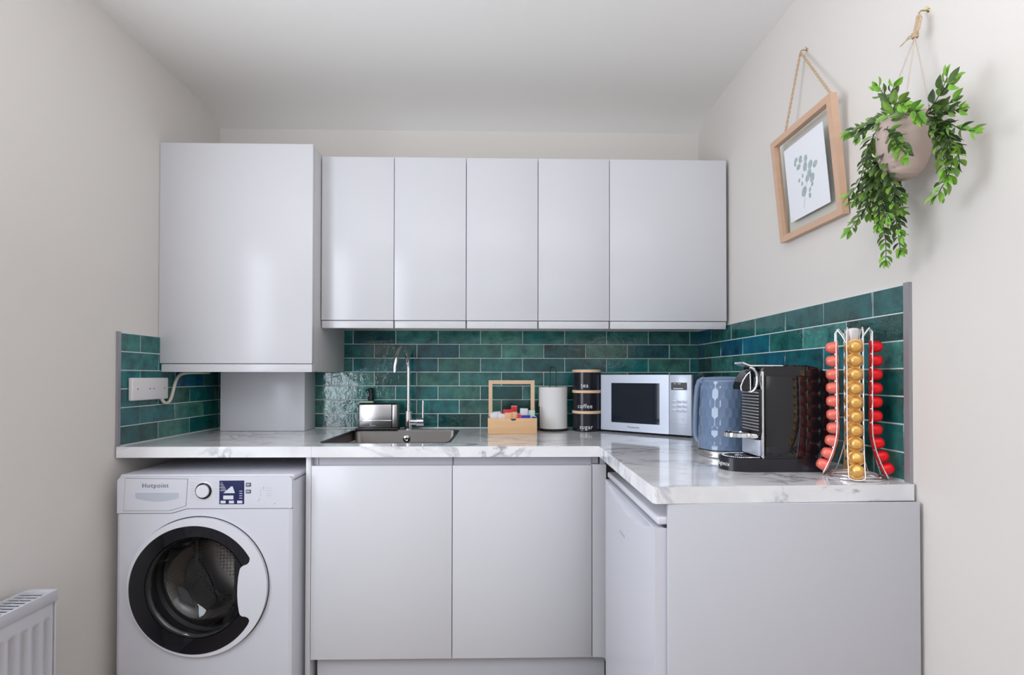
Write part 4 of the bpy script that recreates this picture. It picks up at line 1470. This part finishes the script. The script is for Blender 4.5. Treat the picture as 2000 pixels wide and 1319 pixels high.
def twine(bm, a_, b_, r_, n=60, strands=2):
    for s_ in range(strands):
        pts = []
        for k in range(n + 1):
            q = k / n
            p = Vector(a_).lerp(Vector(b_), q)
            an = q * n * 0.9 + s_ * 2 * PI / strands
            d_ = (Vector(b_) - Vector(a_)).normalized()
            u_ = d_.cross(Vector((0, 0, 1))).normalized()
            v_ = d_.cross(u_)
            pts.append(p + (u_ * math.cos(an) + v_ * math.sin(an)) * r_ * 0.5)
        tube(bm, pts, r_ * 0.62, 6)


twine(bm, fm(0.072, FH - 0.003, -0.010), HK + Vector((-0.004, 0.002, 0)), 0.0036)
twine(bm, fm(FW - 0.008, FH - 0.003, -0.010), HK + Vector((-0.004, -0.002, 0)), 0.0036)
link('hanging_twine', bm, 'twine', t, 60)

for nm_, p, lab in (('wall_hook', HK, 'small brass hook holding the picture frame'), ('wall_hook', Vector((0.944, -1.342, 1.975)), 'small brass hook above the hanging planter')):
    t = thing(nm_, lab, 'hook', (WR, p.y, p.z), group='brass wall hooks')
    bm = bmesh.new()
    tube(bm, [(WR + 0.002, p.y, p.z + 0.010), (p.x, p.y, p.z + 0.009), (p.x - 0.004, p.y, p.z + 0.004), (p.x - 0.004, p.y, p.z - 0.001), (p.x, p.y, p.z - 0.004)], 0.0016, 8)
    link('hook', bm, 'brass', t, 60)
    bm = bmesh.new()
    lathe(bm, [(0, 0.003), (0.003, 0.003), (0.0045, 0)], n=14, mtx=Matrix.Translation((WR, p.y, p.z + 0.010)) @ Matrix.Rotation(-PI / 2, 4, 'Y'))
    tube(bm, [(WR - 0.002, p.y, p.z + 0.012), (WR - 0.006, p.y, p.z + 0.020)], [0.0018, 0.0006], 8)
    link('pin', bm, 'brass', t)

# ------------------------------------------------------------------ face planter with trailing plant
pc = Vector((0.888, -1.360, 0))
t = thing('hanging_planter', 'blush clay face-shaped planter hanging from twine on the right wall', 'planter', (pc.x, pc.y, 1.545))
bm = bmesh.new()
prof = [(0.0, 1.562), (0.012, 1.5625), (0.024, 1.567), (0.034, 1.577), (0.041, 1.592), (0.046, 1.610), (0.0495, 1.632), (0.051, 1.655), (0.051, 1.680), (0.0505, 1.698), (0.0485, 1.700), (0.0465, 1.698), (0.046, 1.680), (0.0, 1.678)]
vs = lathe(bm, prof, c=(pc.x, pc.y, 0), n=72)
fd = Vector((-0.78, -0.62, 0)).normalized()      # the way the face looks
sd = Vector((-fd.y, fd.x, 0))


def gauss(a_, s_): return math.exp(-(a_ / s_) ** 2)


bmesh.ops.subdivide_edges(bm, edges=[e for e in bm.edges if abs(e.verts[0].co.z - e.verts[1].co.z) > 0.004], cuts=5)
for v in bm.verts:
    p = v.co - Vector((pc.x, pc.y, 0))
    r_ = Vector((p.x, p.y, 0)).length
    if r_ < 0.02 and v.co.z > 1.6 or v.co.z > 1.699:
        continue
    f_ = Vector((p.x, p.y, 0)).dot(fd) / max(r_, 1e-5)
    s_ = Vector((p.x, p.y, 0)).dot(sd)
    if f_ > 0 and r_ > 0.012:
        z = v.co.z
        d_ = 0.0
        q = max(0, min(1, (1.672 - z) / 0.056))
        if 1.612 < z < 1.676:
            d_ += 0.015 * q ** 1.0 * gauss(s_, 0.0075)                 # nose
        elif z <= 1.612:
            d_ += 0.015 * gauss(z - 1.612, 0.004) * gauss(s_, 0.0085)
        d_ += 0.0050 * gauss(z - 1.5965, 0.0032) * gauss(s_, 0.013)       # upper lip
        d_ += 0.0055 * gauss(z - 1.5885, 0.0034) * gauss(s_, 0.011)       # lower lip
        d_ -= 0.0025 * gauss(z - 1.5925, 0.0013) * gauss(s_, 0.014)
        d_ += 0.004 * gauss(z - 1.572, 0.007) * gauss(s_, 0.016)         # chin
        d_ -= 0.004 * gauss(z - 1.662, 0.008) * (gauss(s_ - 0.018, 0.010) + gauss(s_ + 0.018, 0.010))   # eye sockets
        d_ += 0.0022 * gauss(z - 1.659, 0.0035) * (gauss(s_ - 0.018, 0.008) + gauss(s_ + 0.018, 0.008))  # closed lids
        v.co += fd * d_ * min(1, f_ * 1.5)
bmesh.ops.transform(bm, matrix=Matrix.Translation((0, 0, 1.594)) @ Matrix.Diagonal((1, 1, 0.96, 1)) @ Matrix.Translation((0, 0, -1.562)), verts=bm.verts)
link('pot', bm, 'planter_clay', t, 70)
link('soil', B(pc.x - 0.03, pc.x + 0.03, pc.y - 0.03, pc.y + 0.03, 1.704, 1.712, 0.003), 'gap_dark', t, 0)
KN = Vector((0.922, -1.352, 1.9185))
hkp = Vector((0.941, -1.342, 1.974))
bm = bmesh.new()
for dx_, dy_ in ((-0.55, 0.83), (-0.62, -0.78), (0.62, -0.78)):
    e = Vector((pc.x + 0.0485 * dx_, pc.y + 0.0485 * dy_, 1.7215))
    tube(bm, [KN, (KN + e) / 2, e], 0.0013, 6)
hk_ = link('hanging_cord', bm, 'twine_pale', t, 60)
bm = bmesh.new()
for s_ in (-1, 0, 1):
    tube(bm, [KN + Vector((0, s_ * 0.0012, -0.004)), KN + Vector((0.004, s_ * 0.005, 0.018)), KN + Vector((0.009, s_ * 0.0055, 0.038)), hkp + Vector((-0.003, s_ * 0.002, -0.002))], 0.0028, 7)
for k in range(4):
    tube(bm, [KN + Vector((0.0055 * math.cos(2 * PI * j / 12), 0.0055 * math.sin(2 * PI * j / 12), -0.002 + 0.003 * k)) for j in range(12)], 0.0016, 6, closed=True)
tube(bm, [KN, KN + Vector((-0.008, 0.014, 0.001)), KN + Vector((-0.012, 0.028, -0.005))], 0.0013, 6)
tube(bm, [KN, KN + Vector((-0.004, 0.010, 0.007)), KN + Vector((-0.004, 0.018, 0.006))], 0.0016, 6)
tube(bm, [KN, KN + Vector((-0.004, -0.010, 0.004)), KN + Vector((-0.002, -0.016, 0.010))], 0.0016, 6)
link('twine_knot', bm, 'twine', t, 60)

# trailing plant
plant = thing('trailing_plant', 'trailing green plant with glossy pointed leaves spilling from the planter', 'plant', (pc.x, pc.y, 1.712))
fol = bmesh.new()
lay = fol.loops.layers.float_color.new('tint')
stems = bmesh.new()
GREENS = [(0.065, 0.125, 0.026), (0.10, 0.19, 0.034), (0.14, 0.25, 0.04), (0.045, 0.085, 0.034), (0.19, 0.33, 0.05), (0.08, 0.14, 0.045)]
BRIGHT = [(0.17, 0.40, 0.035), (0.20, 0.46, 0.05), (0.24, 0.44, 0.06)]


def leaf(base_, dirv, up, ln, wd, col):
    dirv = dirv.normalized()
    side_ = dirv.cross(up)
    if side_.length < 1e-3:
        side_ = dirv.cross(Vector((1, 0, 0)))
    side_.normalize()
    nrm = side_.cross(dirv).normalized()
    prof_ = [(0.0, 0.03), (0.14, 0.42), (0.32, 0.88), (0.52, 1.0), (0.72, 0.80), (0.88, 0.42), (1.0, 0.02)]
    mid, lf, rt = [], [], []
    for q, w__ in prof_:
        c_ = base_ + dirv * ln * q - nrm * ln * 0.16 * q * q
        mid.append(fol.verts.new(c_))
        hw = wd * 0.5 * w__
        lf.append(fol.verts.new(c_ + side_ * hw + nrm * hw * 0.42))
        rt.append(fol.verts.new(c_ - side_ * hw + nrm * hw * 0.42))
    for i in range(len(prof_) - 1):
        for a_, b_ in ((mid, lf), (rt, mid)):
            f = fol.faces.new((a_[i], a_[i + 1], b_[i + 1], b_[i]))
            for l in f.loops:
                l[lay] = (*col, 1)


def strand(px_, x0_, x1_, dens=1.0, tip=True, big=1.0, bright=0.10):
    P = []
    n_ = len(px_)
    for i, (u_, v_) in enumerate(px_):
        P.append(at(u_, v_, x0_ + (x1_ - x0_) * i / max(1, n_ - 1)))
    # smooth
    for _ in range(2):
        q = [P[0]]
        for a_, b_ in zip(P, P[1:]):
            q.append(a_.lerp(b_, 0.25))
            q.append(a_.lerp(b_, 0.75))
        q.append(P[-1])
        P = q
    tube(stems, P, [0.0013 - 0.0006 * i / len(P) for i in range(len(P))], 5)
    acc, k = 0.0, 0
    tot = sum((b_ - a_).length for a_, b_ in zip(P, P[1:]))
    gone = 0.0
    for a_, b_ in zip(P, P[1:]):
        seg = b_ - a_
        acc += seg.length
        gone += seg.length
        if acc > 0.0085 / dens:
            acc = 0
            k += 1
            d_ = seg.normalized()
            u_ = d_.cross(Vector((1, 0.2, 0.1))).normalized()
            v_ = d_.cross(u_)
            for s_ in range(2):
                an = k * 1.571 + s_ * PI + rnd.uniform(-0.45, 0.45)
                out = u_ * math.cos(an) + v_ * math.sin(an)
                if b_.x + out.x * 0.03 > 0.955:
                    out.x = -abs(out.x)
                dv = d_ * rnd.uniform(0.55, 0.95) + out * rnd.uniform(0.7, 1.0)
                ln = rnd.uniform(0.021, 0.031) * big * (1 - 0.15 * gone / tot)
                col = rnd.choice(BRIGHT) if (rnd.random() < bright or gone > tot * 0.86) else rnd.choice(GREENS)
                f_ = rnd.uniform(0.85, 1.15)
                leaf(b_, dv, out + Vector((0, 0, 0.4)), ln, ln * rnd.uniform(0.44, 0.56), [c * f_ for c in col])
    if tip:
        d_ = (P[-1] - P[-3]).normalized()
        for s_ in range(3):
            out = Vector((rnd.uniform(-1, 0.2), rnd.uniform(-1, 1), rnd.uniform(-0.6, 0.6)))
            leaf(P[-1], d_ + out * 0.6, Vector((-1, 0, 0.5)), 0.021 * big, 0.0095 * big, rnd.choice(BRIGHT))


S = strand
S([(1742, 226), (1735, 208), (1736, 190), (1748, 165)], 0.85, 0.86, 1.0, False)
S([(1742, 226), (1738, 200), (1724, 182), (1716, 172)], 0.85, 0.83, 1.0)
S([(1748, 226), (1744, 210), (1752, 200), (1765, 205)], 0.84, 0.83, 1.2, True, 1.15, 0.6)
S([(1742, 226), (1715, 232), (1695, 243), (1672, 252), (1655, 262)], 0.85, 0.86, 1.2)
S([(1742, 228), (1720, 236), (1702, 238), (1690, 250), (1676, 268)], 0.85, 0.84, 1.0)
S([(1740, 228), (1718, 245), (1704, 268), (1694, 300), (1686, 330), (1680, 355), (1668, 372), (1655, 386)], 0.845, 0.87, 1.0)
S([(1738, 228), (1728, 245), (1727, 270), (1722, 300), (1714, 330), (1710, 360), (1714, 395), (1722, 425), (1728, 455), (1731, 485), (1730, 508)], 0.845, 0.88, 1.0)
S([(1706, 262), (1700, 300), (1702, 340), (1700, 375), (1692, 405), (1676, 428), (1656, 452)], 0.85, 0.86, 1.1)
S([(1726, 285), (1730, 320), (1738, 350), (1745, 385), (1748, 415), (1752, 440), (1762, 462)], 0.845, 0.875, 1.0)
S([(1748, 412), (1752, 440), (1756, 465), (1758, 488)], 0.875, 0.885, 1.1)
S([(1718, 300), (1712, 330), (1706, 360), (1712, 390), (1718, 420), (1716, 440)], 0.86, 0.85, 1.3)
S([(1722, 310), (1722, 340), (1724, 370), (1728, 400), (1733, 425)], 0.86, 0.85, 1.3)
S([(1716, 325), (1698, 345), (1690, 370), (1688, 395), (1700, 420)], 0.88, 0.89, 1.3)
S([(1722, 330), (1738, 345), (1748, 362), (1760, 385)], 0.885, 0.89, 1.3)
S([(1722, 330), (1726, 365), (1740, 395), (1758, 415)], 0.90, 0.90, 1.3)
S([(1712, 335), (1692, 362), (1676, 385), (1664, 396)], 0.88, 0.89, 1.1)
S([(1728, 252), (1740, 256), (1748, 268), (1752, 285)], 0.835, 0.83, 1.1, True, 0.9, 0.2)
S([(1740, 256), (1752, 272), (1760, 290), (1770, 302)], 0.835, 0.825, 0.9, True, 1.25, 0.4)
S([(1775, 224), (1782, 214), (1788, 216), (1794, 228)], 0.838, 0.830, 1.3, True, 1.1, 0.7)
S([(1806, 224), (1822, 206), (1834, 186), (1846, 162), (1850, 150)], 0.88, 0.875, 0.8, True, 1.1, 0.15)
S([(1838, 184), (1850, 166), (1862, 158)], 0.875, 0.87, 0.8, True, 1.2)
S([(1806, 224), (1828, 216), (1848, 206), (1862, 196)], 0.885, 0.885, 1.0, False, 0.95, 0.0)
S([(1808, 224), (1832, 220), (1856, 218), (1878, 212)], 0.875, 0.88, 1.0, True, 0.95, 0.0)
S([(1808, 226), (1834, 232), (1858, 244), (1880, 252), (1904, 256)], 0.875, 0.89, 0.9, True, 1.0, 0.2)
S([(1810, 226), (1832, 240), (1846, 262), (1856, 290), (1860, 316), (1852, 345), (1838, 368), (1832, 380)], 0.87, 0.885, 1.1, True, 1.1)
S([(1812, 228), (1838, 252), (1856, 276), (1872, 300), (1874, 318)], 0.88, 0.895, 1.1)
S([(1815, 230), (1828, 256), (1838, 285), (1845, 315), (1850, 345)], 0.865, 0.875, 1.1)
S([(1780, 226), (1765, 222), (1750, 222), (1738, 226)], 0.845, 0.845, 0.8, False)
link('foliage', fol, 'leaf', plant, 0)
link('stems', stems, 'stem_green', plant, 60)
